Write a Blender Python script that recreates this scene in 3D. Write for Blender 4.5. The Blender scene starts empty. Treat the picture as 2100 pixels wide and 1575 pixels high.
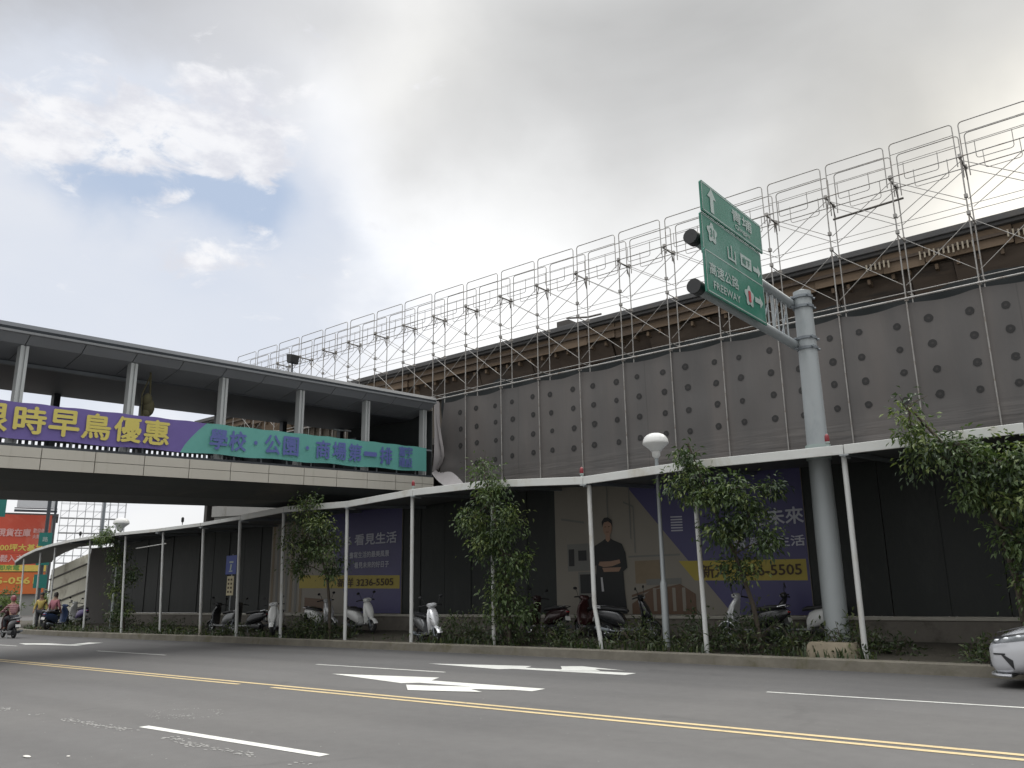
import bpy, math, random
from mathutils import Vector, Matrix, noise

R = math.radians
random.seed(7)
scene = bpy.context.scene
COL = scene.collection

# ------------------------------------------------------------------ camera
cam_d = bpy.data.cameras.new('camera')
cam_d.sensor_fit = 'HORIZONTAL'
cam_d.sensor_width = 36.0
cam_d.lens = 36.0 * 1709.7 / 2100.0
cam_d.clip_start = 0.1
cam_d.clip_end = 5000.0
cam = bpy.data.objects.new('camera', cam_d)
COL.objects.link(cam)
_f = Vector((-0.61437, 0.75008, 0.24480)); _r = Vector((0.77136, 0.63625, -0.01364)); _u = Vector((0.16598, -0.18045, 0.96948))
cam.matrix_world = Matrix(((_r.x, _u.x, -_f.x, 0), (_r.y, _u.y, -_f.y, 0), (_r.z, _u.z, -_f.z, 1.5), (0, 0, 0, 1)))
scene.camera = cam

# ------------------------------------------------------------------ exposure
scene.view_settings.view_transform = 'Standard'
scene.view_settings.look = 'None'
scene.view_settings.exposure = 0.0
scene.view_settings.gamma = 1.0

SUN_EL, SUN_AZ = R(44), R(6)          # azimuth measured from +Y towards +X

# ------------------------------------------------------------------ node helper
class NT:
    def __init__(s, tree): s.t = tree
    def n(s, kind, **kw):
        nd = s.t.nodes.new(kind)
        for k, v in kw.items():
            if k.startswith('i_'):
                key = k[2:]
                key = int(key) if key.isdigit() else key.replace('_', ' ')
                s.put(nd.inputs[key], v)
            else: setattr(nd, k, v)
        return nd
    def put(s, sock, v):
        if isinstance(v, bpy.types.NodeSocket): s.t.links.new(v, sock)
        else: sock.default_value = v
    def m(s, op, a, b=0.0, c=0.0, clamp=False):
        nd = s.t.nodes.new('ShaderNodeMath'); nd.operation = op; nd.use_clamp = clamp
        s.put(nd.inputs[0], a); s.put(nd.inputs[1], b); s.put(nd.inputs[2], c)
        return nd.outputs[0]
    def v(s, op, a, b=(0, 0, 0)):
        nd = s.t.nodes.new('ShaderNodeVectorMath'); nd.operation = op
        s.put(nd.inputs[0], a)
        if op == 'SCALE': s.put(nd.inputs[3], b)
        else: s.put(nd.inputs[1], b)
        return nd.outputs[1] if op in ('DOT_PRODUCT', 'LENGTH') else nd.outputs[0]
    def mix(s, f, a, b):
        nd = s.t.nodes.new('ShaderNodeMix'); nd.data_type = 'RGBA'
        s.put(nd.inputs[0], f); s.put(nd.inputs[6], a); s.put(nd.inputs[7], b)
        return nd.outputs[2]
    def noise(s, vec, scale, detail=4, rough=.55, dist=0.0):
        nd = s.n('ShaderNodeTexNoise'); s.put(nd.inputs['Vector'], vec)
        nd.inputs['Scale'].default_value = scale; nd.inputs['Detail'].default_value = detail
        nd.inputs['Roughness'].default_value = rough; nd.inputs['Distortion'].default_value = dist
        return nd.outputs[0]
    def step(s, x, a, b):
        nd = s.n('ShaderNodeMapRange', interpolation_type='SMOOTHSTEP'); s.put(nd.inputs[0], x)
        nd.inputs[1].default_value = a; nd.inputs[2].default_value = b
        return nd.outputs[0]

# ------------------------------------------------------------------ world: broken overcast
world = bpy.data.worlds.new('World'); scene.world = world; world.use_nodes = True
wt = world.node_tree; wt.nodes.clear(); W = NT(wt)
wout = W.n('ShaderNodeOutputWorld'); wbg = W.n('ShaderNodeBackground')
wt.links.new(wbg.outputs[0], wout.inputs[0])
sky = W.n('ShaderNodeTexSky', sky_type='NISHITA', sun_disc=False, sun_elevation=SUN_EL, sun_rotation=SUN_AZ,
          altitude=20, air_density=1.0, dust_density=1.5, ozone_density=1.2)
dirn = W.v('NORMALIZE', W.n('ShaderNodeTexCoord').outputs['Generated'])
sep = W.n('ShaderNodeSeparateXYZ', i_0=dirn)
el = sep.outputs[2]
zz = W.m('ADD', W.m('MAXIMUM', el, 0.0), 0.10)
pl = W.n('ShaderNodeCombineXYZ', i_0=W.m('DIVIDE', sep.outputs[0], zz), i_1=W.m('DIVIDE', sep.outputs[1], zz), i_2=0.0).outputs[0]
warp = W.n('ShaderNodeTexNoise', i_Vector=dirn, i_Scale=6.0, i_Detail=5.0)
wdir = W.v('NORMALIZE', W.v('ADD', dirn, W.v('SCALE', W.v('SUBTRACT', warp.outputs[1], (.5, .5, .5)), 0.16)))
def blob(d, deg, sharp=False, src=None):
    """soft round patch of sky about a direction"""
    c = W.v('DOT_PRODUCT', src or wdir, Vector(d).normalized()[:])
    k = 1.0 / (1 - math.cos(R(deg)))
    return W.m('POWER', 2.718, W.m('MULTIPLY', W.m('SUBTRACT', c, 1.0), k))
def total(items):
    r = None
    for w, b in items:
        x = W.m('MULTIPLY', b, w)
        r = x if r is None else W.m('ADD', r, x)
    return r
pl2 = W.v('MULTIPLY', dirn, (1, 1, 2.0))
n1 = W.noise(pl2, 2.6, 5, .50, .5)
n2 = W.noise(pl2, 7.0, 6, .58, .3)
# brightness of the grey cloud sheet
glow = total([(.20, blob((-.585, .56, .587), 5)), (.75, blob((.02, .93, .36), 8)), (.22, blob((-.68, .61, .43), 6)), (.26, blob((-.36, .86, .33), 8)),
              (-.09, blob((-.60, .60, .52), 4)), (-.09, blob((-.30, .74, .60), 12)), (-.10, blob((-.80, .26, .60), 8)), (.12, blob((-.66, .50, .555), 3)), (.12, blob((-.70, .55, .46), 5)), (-.07, blob((-.63, .62, .49), 5)), (-.05, blob((-.78, .33, .55), 6)), (.18, blob((-.55, .74, .36), 9)),
              (.22, blob((-.86, .42, .28), 16)), (.10, blob((-.62, .68, .38), 8)), (-.05, blob((-.45, .74, .50), 8))])
lowl = W.m('MULTIPLY', W.step(el, .46, .27), .20)
grey = W.m('ADD', W.m('ADD', W.m('ADD', 0.66, lowl), glow), W.m('MULTIPLY', W.m('SUBTRACT', n1, .5), .36))
# unseen dome shaped for the light: brightened overhead, dimmed low behind the viewer
over = W.step(el, .60, .95)
grey = W.m('ADD', grey, W.m('MULTIPLY', over, 2.3))
back = W.m('MULTIPLY', W.step(W.m('MULTIPLY', sep.outputs[1], -1.0), -.15, .35), W.m('SUBTRACT', W.m('MULTIPLY', W.step(el, .25, .75), .8), .22))
grey = W.m('ADD', grey, back)
greyc = W.n('ShaderNodeCombineXYZ', i_0=W.m('MULTIPLY', grey, 9.9), i_1=W.m('MULTIPLY', grey, 9.95), i_2=W.m('MULTIPLY', grey, 9.95)).outputs[0]
greyc = W.mix(W.m('MINIMUM', blob((-.82, .33, .48), 16), 1.0), greyc, W.v('MULTIPLY', greyc, (.965, .985, 1.06)))
warm = W.m('MINIMUM', W.m('ADD', blob((-.05, .93, .40), 11), W.m('MULTIPLY', blob((-.585, .56, .587), 6), .3)), 1.0)
greyc = W.mix(W.m('MULTIPLY', warm, .8), greyc, W.v('MULTIPLY', greyc, (1.06, 1.01, .90)))
# the blue window
win = total([(1.0, blob((-.82, .40, .41), 8)), (.9, blob((-.86, .32, .40), 8)), (.9, blob((-.77, .47, .41), 5)), (.8, blob((-.76, .50, .36), 6)),
             (1.1, blob((-.88, .36, .30), 11)), (1.0, blob((-.82, .48, .30), 9)), (.6, blob((-.70, .60, .35), 6)), (.5, blob((-.88, .28, .44), 6)), (.5, blob((-.83, .28, .50), 6))])
winm = W.step(W.m('ADD', win, W.m('MULTIPLY', W.m('SUBTRACT', n2, .5), 1.0)), .15, 1.55)
deep = total([(1.0, blob((-.835, .345, .43), 3.2)), (1.0, blob((-.80, .405, .44), 3.2)), (.9, blob((-.785, .43, .435), 3.2)), (.9, blob((-.765, .475, .42), 3.0)), (.6, blob((-.765, .50, .39), 3.0)), (.5, blob((-.86, .30, .42), 3.0))])
deepm = W.step(W.m('ADD', deep, W.m('MULTIPLY', W.m('SUBTRACT', n2, .5), .7)), .15, 1.5)
hazy = W.mix(W.noise(pl2, 5.0, 4, .5), (6.2, 6.9, 8.2, 1), (8.2, 8.4, 8.9, 1))
blue = W.mix(deepm, hazy, W.mix(.12, (5.2, 6.2, 7.9, 1), sky.outputs[0]))
pale = W.step(el, .40, .26)
blue = W.mix(W.m('MULTIPLY', pale, .6), blue, (7.7, 8.1, 8.9, 1))
colr = W.mix(winm, greyc, blue)
# white puffs inside and along the window
puf = total([(.7, blob((-.77, .405, .498), 3.8)), (.75, blob((-.80, .38, .465), 3.2)), (.95, blob((-.725, .46, .505), 3.2)), (.8, blob((-.837, .298, .459), 3.8)), (.6, blob((-.86, .27, .49), 3.0)), (.6, blob((-.81, .32, .50), 3.0)),
             (.5, blob((-.86, .24, .45), 3)), (.9, blob((-.765, .44, .470), 2.6)), (.8, blob((-.751, .470, .464), 2.0)),
             (.70, blob((-.831, .444, .335), 1.9)), (.75, blob((-.809, .472, .349), 1.9)), (.8, blob((-.786, .50, .363), 1.7)), (.85, blob((-.759, .532, .375), 1.6)), (.8, blob((-.731, .566, .382), 1.5)), (.7, blob((-.694, .607, .388), 1.2)),
             (.75, blob((-.815, .405, .405), 1.1)), (.7, blob((-.805, .418, .402), 1.0)), (.75, blob((-.666, .498, .555), 1.8)), (.6, blob((-.855, .265, .446), 2.0))])
n3 = W.noise(pl2, 16.0, 8, .60, .4)
pufm = W.step(W.m('ADD', puf, W.m('MULTIPLY', W.m('SUBTRACT', n3, .5), 4.6)), .55, 1.55)
n4 = W.noise(pl2, 13.0, 6, .6)
white = W.mix(W.step(n4, .35, .62), (7.4, 7.5, 8.1, 1), (9.6, 9.6, 9.8, 1))
colr = W.mix(W.m('MULTIPLY', W.m('MULTIPLY', pufm, W.step(blob((-.79, .42, .44), 17), .10, .45)), .92), colr, white)
wt.links.new(colr, wbg.inputs[0])
wbg.inputs[1].default_value = 0.1

# ------------------------------------------------------------------ sun behind thin cloud
sun_d = bpy.data.lights.new('sun', 'SUN'); sun_d.energy = 1.5; sun_d.angle = R(14); sun_d.color = (1.0, .95, .86)
sun = bpy.data.objects.new('sun', sun_d); COL.objects.link(sun)
sd = Vector((math.sin(SUN_AZ) * math.cos(SUN_EL), math.cos(SUN_AZ) * math.cos(SUN_EL), math.sin(SUN_EL)))
sun.rotation_euler = sd.to_track_quat('Z', 'Y').to_euler()
sun.location = sd * 60

# ------------------------------------------------------------------ object helpers
def world_of(o):
    v = Vector((0, 0, 0))
    while o is not None: v = v + Vector(o.location); o = o.parent
    return v
def tag(o, label=None, cat=None, group=None, kind=None):
    if label: o['label'] = label
    if cat: o['category'] = cat
    if group: o['group'] = group
    if kind: o['kind'] = kind
    return o
def thing(name, label, cat, loc=(0, 0, 0), group=None):
    o = bpy.data.objects.new(name, None); o.empty_display_size = .3
    COL.objects.link(o); o.location = loc
    return tag(o, label, cat, group)
def copy_tree(o, parent=None):
    c = o.copy(); COL.objects.link(c)
    if parent: c.parent = parent
    for ch in o.children: copy_tree(ch, c)
    return c

class MB:
    """collects shapes into one mesh"""
    def __init__(s): s.v = []; s.f = []; s.mi = []; s.k = 0
    def add(s, vs, fs):
        o = len(s.v); s.v += [tuple(p) for p in vs]
        for f in fs: s.f.append([i + o for i in f]); s.mi.append(s.k)
        return s
    def bx(s, x0, x1, y0, y1, z0, z1):
        vs = [(x, y, z) for z in (z0, z1) for y in (y0, y1) for x in (x0, x1)]
        return s.add(vs, [(0, 2, 3, 1), (4, 5, 7, 6), (0, 1, 5, 4), (2, 6, 7, 3), (0, 4, 6, 2), (1, 3, 7, 5)])
    def hexa(s, b, t):
        return s.add(list(b) + list(t), [(3, 2, 1, 0), (4, 5, 6, 7), (0, 1, 5, 4), (1, 2, 6, 5), (2, 3, 7, 6), (3, 0, 4, 7)])
    def poly(s, pts): return s.add(pts, [list(range(len(pts)))])
    def prism(s, pts, d):
        """polygon swept along vector d"""
        n = len(pts); d = Vector(d)
        a = [Vector(p) for p in pts]; b = [p + d for p in a]
        return s.add(a + b, [list(range(n))[::-1], [i + n for i in range(n)]] + [(i, (i + 1) % n, n + (i + 1) % n, n + i) for i in range(n)])
    def rings(s, rr, cap=True, closed=False):
        n = len(rr[0]); vs = [p for q in rr for p in q]; fs = []
        m = len(rr)
        for j in range(m if closed else m - 1):
            a, b = j * n, ((j + 1) % m) * n
            for i in range(n): fs.append((a + i, a + (i + 1) % n, b + (i + 1) % n, b + i))
        if cap and not closed:
            fs.append(list(range(n))[::-1]); fs.append([i + (m - 1) * n for i in range(n)])
        return s.add(vs, fs)
    def tube(s, pts, r, n=8, cap=True, closed=False):
        P = [Vector(p) for p in pts]; m = len(P)
        if not hasattr(r, '__len__'): r = [r] * m
        rr = []; up = None
        for i in range(m):
            if closed: t = P[(i + 1) % m] - P[i - 1]
            else: t = P[min(i + 1, m - 1)] - P[max(i - 1, 0)]
            t.normalize()
            if up is None:
                up = Vector((0, 0, 1)) if abs(t.z) < .9 else Vector((1, 0, 0))
            a = t.cross(up)
            if a.length < 1e-4: a = t.orthogonal()
            a.normalize(); b = a.cross(t).normalized(); up = b
            rr.append([P[i] + a * (r[i] * math.cos(2 * math.pi * k / n)) + b * (r[i] * math.sin(2 * math.pi * k / n)) for k in range(n)])
        return s.rings(rr, cap, closed)
    def lathe(s, prof, c=(0, 0, 0), n=20, axis='Z', cap=True):
        rr = []
        for r, z in prof:
            q = []
            for k in range(n):
                a = 2 * math.pi * k / n; x, y = r * math.cos(a), r * math.sin(a)
                p = (x, y, z) if axis == 'Z' else ((x, z, -y) if axis == 'Y' else (z, x, y))
                q.append((p[0] + c[0], p[1] + c[1], p[2] + c[2]))
            rr.append(q)
        return s.rings(rr, cap)
    def ell(s, c, rx, ry, rz, n=14, m=8):
        return s.rings([[(c[0] + rx * math.sin(math.pi * j / m) * math.cos(2 * math.pi * k / n), c[1] + ry * math.sin(math.pi * j / m) * math.sin(2 * math.pi * k / n), c[2] - rz * math.cos(math.pi * j / m)) for k in range(n)] for j in [.04] + list(range(1, m)) + [m - .04]])
    def loft_x(s, secs, n=16, p=3.0):
        rr = []
        for t in secs:
            x, w, z0, z1 = t[:4]; cy = t[4] if len(t) > 4 else 0
            q = []
            for k in range(n):
                a = 2 * math.pi * k / n; ca, sa = math.cos(a), math.sin(a)
                q.append((x, cy + w / 2 * math.copysign(abs(ca) ** (2 / p), ca), (z0 + z1) / 2 + (z1 - z0) / 2 * math.copysign(abs(sa) ** (2 / p), sa)))
            rr.append(q)
        return s.rings(rr)
    def loft_z(s, secs, n=16, p=2.6):
        rr = []
        for z, x, wx, wy in secs:
            q = []
            for k in range(n):
                a = 2 * math.pi * k / n; ca, sa = math.cos(a), math.sin(a)
                q.append((x + wx / 2 * math.copysign(abs(ca) ** (2 / p), ca), wy / 2 * math.copysign(abs(sa) ** (2 / p), sa), z))
            rr.append(q)
        return s.rings(rr)
    def build(s, name, mats, parent=None, smooth=False, bevel=0, label=None, cat=None, group=None, kind=None, sub=0, sharp=40):
        me = bpy.data.meshes.new(name)
        base = world_of(parent)
        if parent is None:
            xs = [p[0] for p in s.v]; ys = [p[1] for p in s.v]; zs = [p[2] for p in s.v]
            org = Vector(((min(xs) + max(xs)) / 2, (min(ys) + max(ys)) / 2, min(zs))); base = org
        me.from_pydata([(p[0] - base.x, p[1] - base.y, p[2] - base.z) for p in s.v], [], s.f)
        ms = mats if isinstance(mats, (list, tuple)) else [mats]
        for m in ms: me.materials.append(m)
        if len(ms) > 1: me.polygons.foreach_set('material_index', s.mi)
        if smooth: 
            me.polygons.foreach_set('use_smooth', [True] * len(me.polygons))
            if sharp: me.set_sharp_from_angle(angle=R(sharp))
        me.update()
        o = bpy.data.objects.new(name, me); COL.objects.link(o)
        if parent is None: o.location = org
        else: o.parent = parent
        if bevel:
            b = o.modifiers.new('bevel', 'BEVEL'); b.width = bevel; b.segments = 2; b.limit_method = 'ANGLE'; b.angle_limit = R(40)
        if sub:
            b = o.modifiers.new('sub', 'SUBSURF'); b.levels = sub; b.render_levels = sub
        return tag(o, label, cat, group, kind)

def lettering(body, size, origin, right, up, m, parent, name='lettering', bold=.012, align='CENTER', width=None, height=None, label=None):
    """writing laid flat on a surface; origin is its centre line, right/up span the surface"""
    cu = bpy.data.curves.new('t', 'FONT'); cu.body = body; cu.size = 1.0
    cu.align_x = align; cu.resolution_u = 2
    o = bpy.data.objects.new('t', cu); COL.objects.link(o)
    bpy.context.view_layer.update()
    me = bpy.data.meshes.new_from_object(o.evaluated_get(bpy.context.evaluated_depsgraph_get()))
    COL.objects.unlink(o); bpy.data.objects.remove(o); bpy.data.curves.remove(cu)
    vs = [v.co.copy() for v in me.vertices]
    x0 = min(v.x for v in vs); x1 = max(v.x for v in vs); y0 = min(v.y for v in vs); y1 = max(v.y for v in vs)
    sy = (height / (y1 - y0)) if height else size
    sx = (width / (x1 - x0)) if width else sy
    rt = Vector(right).normalized(); upv = Vector(up).normalized(); O = Vector(origin); cx, cy = (x0 + x1) / 2, (y0 + y1) / 2
    b = MB()
    nrm = rt.cross(upv).normalized(); fc = [list(p.vertices) for p in me.polygons]; e = bold
    for k, (ex, ey) in enumerate(((0, 0), (e, 0), (-e, 0), (0, e), (0, -e)) if bold > .005 else ((0, 0),)):
        b.add([O + rt * ((v.x - cx + ex) * sx) + upv * ((v.y - cy + ey) * sy) + nrm * (.0005 * k) for v in vs], fc)
    bpy.data.meshes.remove(me)
    return b.build(name, m, parent, label=label)

# ------------------------------------------------------------------ materials
def mat(name, col, rough=.65, metal=0.0, var=.15, scale=2.0, bump=0.0, bscale=30, spec=.5, tint=None, tscale=1.0, stretch=(1, 1, 1), trans=0.0):
    m = bpy.data.materials.new(name); m.use_nodes = True; t = NT(m.node_tree)
    bs = m.node_tree.nodes['Principled BSDF']
    co = t.n('ShaderNodeTexCoord').outputs['Object']
    cs = t.v('MULTIPLY', co, stretch)
    n = t.noise(cs, scale, 6, .6)
    f = t.m('ADD', 1 - var, t.m('MULTIPLY', n, 2 * var))
    base = (*col, 1)
    c = t.v('SCALE', t.n('ShaderNodeRGB').outputs[0], f)
    m.node_tree.nodes[-1]
    for nd in m.node_tree.nodes:
        if nd.type == 'RGB': nd.outputs[0].default_value = base
    if tint:
        c = t.mix(t.step(t.noise(cs, tscale, 7, .65, .4), .50, .72), c, (*tint, 1))
    m.node_tree.links.new(c, bs.inputs['Base Color'])
    bs.inputs['Roughness'].default_value = rough; bs.inputs['Metallic'].default_value = metal
    bs.inputs['Specular IOR Level'].default_value = spec
    if bump:
        b = t.n('ShaderNodeBump', i_Strength=bump, i_Distance=.02, i_Height=t.noise(cs, bscale, 5, .6))
        m.node_tree.links.new(b.outputs[0], bs.inputs['Normal'])
    return m

M = {}
M['white_paint'] = mat('white_paint', (.56, .57, .56), .5, var=.10, tint=(.40, .37, .31), tscale=2.2, stretch=(1, 1, .4))
M['fascia_white'] = mat('fascia_white', (.60, .61, .59), .5, var=.08, tint=(.50, .48, .42), tscale=1.4)
M['roof_under'] = mat('roof_under', (.10, .105, .11), .7, var=.2)
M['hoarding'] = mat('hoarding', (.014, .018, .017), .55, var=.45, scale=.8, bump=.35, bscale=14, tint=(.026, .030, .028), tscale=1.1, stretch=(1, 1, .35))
M['hoard_base'] = mat('hoard_base', (.17, .155, .135), .85, var=.3, scale=3, bump=.3, bscale=15, tint=(.07, .07, .05), tscale=1.5)
M['ledge'] = mat('ledge', (.42, .40, .35), .8, var=.25, scale=4)
M['purple'] = mat('purple', (.075, .07, .18), .45, var=.06, scale=1)
M['yellow'] = mat('yellow', (.40, .32, .05), .5, var=.06)
M['poster_beige'] = mat('poster_beige', (.26, .24, .205), .5, var=.08, scale=.8)
M['poster_grey'] = mat('poster_grey', (.18, .18, .17), .5, var=.1)
M['poster_tan'] = mat('poster_tan', (.22, .17, .11), .5, var=.2, scale=3)
M['poster_wood'] = mat('poster_wood', (.14, .085, .055), .5, var=.3, scale=6, stretch=(8, 1, 1))
M['poster_black'] = mat('poster_black', (.018, .02, .022), .5, var=.2)
M['poster_skin'] = mat('poster_skin', (.32, .20, .14), .5, var=.05)
M['poster_white'] = mat('poster_white', (.50, .50, .52), .5, var=.04)
M['text_dark'] = mat('text_dark', (.07, .045, .02), .6, var=.05)
M['text_lilac'] = mat('text_lilac', (.52, .53, .60), .5, var=.05)
M['banner_purple'] = mat('banner_purple', (.135, .10, .31), .42, var=.16, scale=.9, bump=.5, bscale=1.6)
M['banner_teal'] = mat('banner_teal', (.115, .34, .305), .42, var=.16, scale=.9, bump=.5, bscale=1.6)
M['banner_yellow'] = mat('banner_yellow', (.56, .48, .12), .45, var=.05)
M['banner_blue'] = mat('banner_blue', (.10, .125, .34), .45, var=.05)
M['metal_dark'] = mat('metal_dark', (.055, .062, .072), .5, .3, var=.15)
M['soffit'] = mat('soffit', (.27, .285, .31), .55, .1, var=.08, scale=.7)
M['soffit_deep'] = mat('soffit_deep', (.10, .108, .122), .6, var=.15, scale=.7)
M['gutter'] = mat('gutter', (.42, .44, .46), .4, .3, var=.1)
M['column_steel'] = mat('column_steel', (.44, .46, .46), .4, .2, var=.12, scale=2, stretch=(1, 1, .2))
M['girder'] = mat('girder', (.055, .06, .058), .75, var=.25, scale=.6, tint=(.09, .085, .075), tscale=.5)
M['lamp_white'] = mat('lamp_white', (.64, .64, .62), .3, var=.04)
M['galv'] = mat('galv', (.34, .365, .375), .5, .25, var=.15, scale=1.2, stretch=(1, 1, .3), tint=(.27, .30, .31), tscale=1.6)
M['galv_dark'] = mat('galv_dark', (.20, .22, .24), .5, .3, var=.2)
M['scaff'] = mat('scaff', (.33, .32, .305), .5, .3, var=.3, scale=1.5, tint=(.16, .12, .09), tscale=3)
M['scaff_dark'] = mat('scaff_dark', (.10, .09, .08), .6, .2, var=.3, scale=4)
M['sign_green'] = mat('sign_green', (.016, .155, .105), .38, var=.18, scale=1.0, tint=(.085, .215, .18), tscale=.55)
M['sign_white'] = mat('sign_white', (.34, .41, .39), .4, var=.3, scale=1.5)
M['sign_red'] = mat('sign_red', (.40, .03, .04), .4)
M['red_lens'] = mat('red_lens', (.22, .02, .028), .3)
M['rubber'] = mat('rubber', (.018, .018, .019), .8, var=.3, scale=8)
M['black_plastic'] = mat('black_plastic', (.022, .023, .025), .45, var=.2)
M['chrome'] = mat('chrome', (.55, .56, .58), .22, .9, var=.05)
M['glass_dark'] = mat('glass_dark', (.02, .022, .025), .06, var=.05)
M['lens'] = mat('lens', (.62, .64, .66), .1, .4, var=.15, scale=9)
M['lamp_dark'] = mat('lamp_dark', (.16, .17, .18), .12, .5, var=.6, scale=22)
M['tail_lens'] = mat('tail_lens', (.35, .015, .02), .2)
M['plate'] = mat('plate', (.62, .62, .60), .5)
M['concrete'] = mat('concrete', (.30, .295, .28), .85, var=.2, scale=1.5, bump=.2, bscale=18, tint=(.20, .19, .17), tscale=.8)
M['concrete_dark'] = mat('concrete_dark', (.085, .08, .076), .85, var=.25, scale=1.2, bump=.2, bscale=12)
M['wood_form'] = mat('wood_form', (.20, .145, .098), .8, var=.40, scale=2.2, stretch=(.25, 1, 3), bump=.2, tint=(.13, .10, .08), tscale=1.2)
M['wood_panel'] = mat('wood_panel', (.15, .13, .105), .8, var=.35, scale=1.6, stretch=(3, 1, .3), tint=(.12, .095, .07), tscale=.9)
M['slab_edge'] = mat('slab_edge', (.10, .10, .102), .8, var=.35, scale=1.5, tint=(.12, .11, .10), tscale=2)
M['wood_dark'] = mat('wood_dark', (.115, .088, .068), .85, var=.45, scale=1.8, stretch=(.4, 1, 2), bump=.2, tint=(.06, .052, .046), tscale=1.0)
M['batten'] = mat('batten', (.40, .35, .27), .7, var=.2)
M['net_dark'] = mat('net_dark', (.016, .02, .021), .85, var=.4, scale=3)
M['white_steel'] = mat('white_steel', (.45, .46, .48), .5, var=.12)
M['cream_wall'] = mat('cream_wall', (.74, .72, .61), .7, var=.10, scale=1.4, tint=(.42, .39, .31), tscale=.7)
M['rail_dark'] = mat('rail_dark', (.07, .065, .055), .6)
M['bark'] = mat('bark', (.085, .07, .055), .9, var=.35, scale=9, bump=.6, bscale=25, stretch=(1, 1, .3))
M['soil'] = mat('soil', (.055, .048, .036), .95, var=.4, scale=2.5, bump=.6, bscale=14, tint=(.045, .06, .022), tscale=.8)
M['ad_red'] = mat('ad_red', (.52, .075, .04), .5, var=.12, scale=.4, tint=(.58, .15, .10), tscale=.25)
M['ad_orange'] = mat('ad_orange', (.55, .14, .035), .5, var=.1, scale=.5)
M['ad_yellow'] = mat('ad_yellow', (.62, .47, .10), .5)
M['ad_pink'] = mat('ad_pink', (.62, .36, .34), .5)
M['ad_green'] = mat('ad_green', (.14, .27, .06), .5)
M['pale_board'] = mat('pale_board', (.52, .53, .55), .5, var=.08)
M['bld_grey'] = mat('bld_grey', (.26, .26, .25), .8, var=.2, scale=.6)
M['sign_teal'] = mat('sign_teal', (.015, .16, .14), .4, var=.15)
M['sign_blue'] = mat('sign_blue', (.03, .06, .30), .4, var=.1)
M['sign_cream'] = mat('sign_cream', (.50, .44, .28), .5, var=.1)
M['stone'] = mat('stone', (.24, .205, .15), .9, var=.3, scale=4, bump=.6, bscale=9, tint=(.12, .12, .07), tscale=2)
M['pebble'] = mat('pebble', (.62, .60, .56), .8)
M['cloth_olive'] = mat('cloth_olive', (.075, .068, .035), .9, var=.35, scale=7)
M['tarp_back'] = mat('tarp_back', (.38, .36, .36), .6, var=.15, scale=2, bump=.3, bscale=4)

def asphalt():
    m = bpy.data.materials.new('asphalt'); m.use_nodes = True; t = NT(m.node_tree); bs = m.node_tree.nodes['Principled BSDF']
    pos = t.n('ShaderNodeNewGeometry').outputs['Position']
    st = t.v('MULTIPLY', pos, (.22, 1, 1))
    big = t.noise(pos, .16, 5, .6, .8); lanes = t.noise(st, .55, 5, .55, .3); fine = t.noise(pos, 75, 3, .7); mid = t.noise(pos, 5, 6, .65)
    f = t.m('ADD', .62, t.m('MULTIPLY', big, .34))
    f = t.m('ADD', f, t.m('MULTIPLY', lanes, .34))
    f = t.m('ADD', f, t.m('MULTIPLY', t.m('SUBTRACT', fine, .5), .55))
    f = t.m('ADD', f, t.m('MULTIPLY', t.m('SUBTRACT', mid, .5), .30))
    sp = t.n('ShaderNodeSeparateXYZ', i_0=pos)
    trk = t.m('SINE', t.m('MULTIPLY', sp.outputs[1], 3.45))
    f = t.m('SUBTRACT', f, t.m('MULTIPLY', t.m('MULTIPLY', t.step(trk, .1, .9), lanes), .12))
    f = t.m('MULTIPLY', f, t.m('SUBTRACT', 1.0, t.m('MULTIPLY', t.step(sp.outputs[1], 15.6, 17.0), .22)))  # shadow along the kerb painted into the asphalt colour
    vo = t.n('ShaderNodeTexVoronoi', feature='DISTANCE_TO_EDGE', i_Vector=t.v('ADD', pos, t.v('SCALE', t.n('ShaderNodeTexNoise', i_Vector=pos, i_Scale=1.2, i_Detail=4.0).outputs[1], .9)), i_Scale=.16)
    crack = t.m('MULTIPLY', t.step(vo.outputs[0], .012, .003), t.step(t.noise(pos, .35, 3), .50, .6))
    f = t.m('MULTIPLY', f, t.m('SUBTRACT', 1.0, t.m('MULTIPLY', crack, .10)))
    c = t.v('SCALE', t.mix(t.noise(pos, .25, 3), (.116, .114, .114, 1), (.128, .124, .119, 1)), f)
    m.node_tree.links.new(c, bs.inputs['Base Color'])
    bs.inputs['Roughness'].default_value = .82; bs.inputs['Specular IOR Level'].default_value = .35
    b = t.n('ShaderNodeBump', i_Strength=.35, i_Distance=.01, i_Height=t.m('ADD', fine, t.m('MULTIPLY', mid, .6)))
    m.node_tree.links.new(b.outputs[0], bs.inputs['Normal'])
    return m
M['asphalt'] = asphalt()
def marking(name, col, worn):
    m = bpy.data.materials.new(name); m.use_nodes = True; t = NT(m.node_tree); bs = m.node_tree.nodes['Principled BSDF']
    pos = t.n('ShaderNodeNewGeometry').outputs['Position']
    w = t.m('MULTIPLY', t.step(t.noise(pos, 9, 7, .7), .52, .74), worn)
    dirt = t.m('ADD', .78, t.m('MULTIPLY', t.noise(pos, 1.3, 5), .4))
    c = t.mix(w, t.v('SCALE', t.mix(0.0, (*col, 1), (*col, 1)), dirt), (.13, .125, .12, 1))
    m.node_tree.links.new(c, bs.inputs['Base Color']); bs.inputs['Roughness'].default_value = .7
    return m
M['mark_white'] = marking('mark_white', (.66, .66, .62), .55)
M['mark_yellow'] = marking('mark_yellow', (.56, .44, .24), .7)
M['mark_worn'] = marking('mark_worn', (.34, .335, .32), .9)
M['tar'] = marking('tar', (.085, .083, .082), .9)
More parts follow.
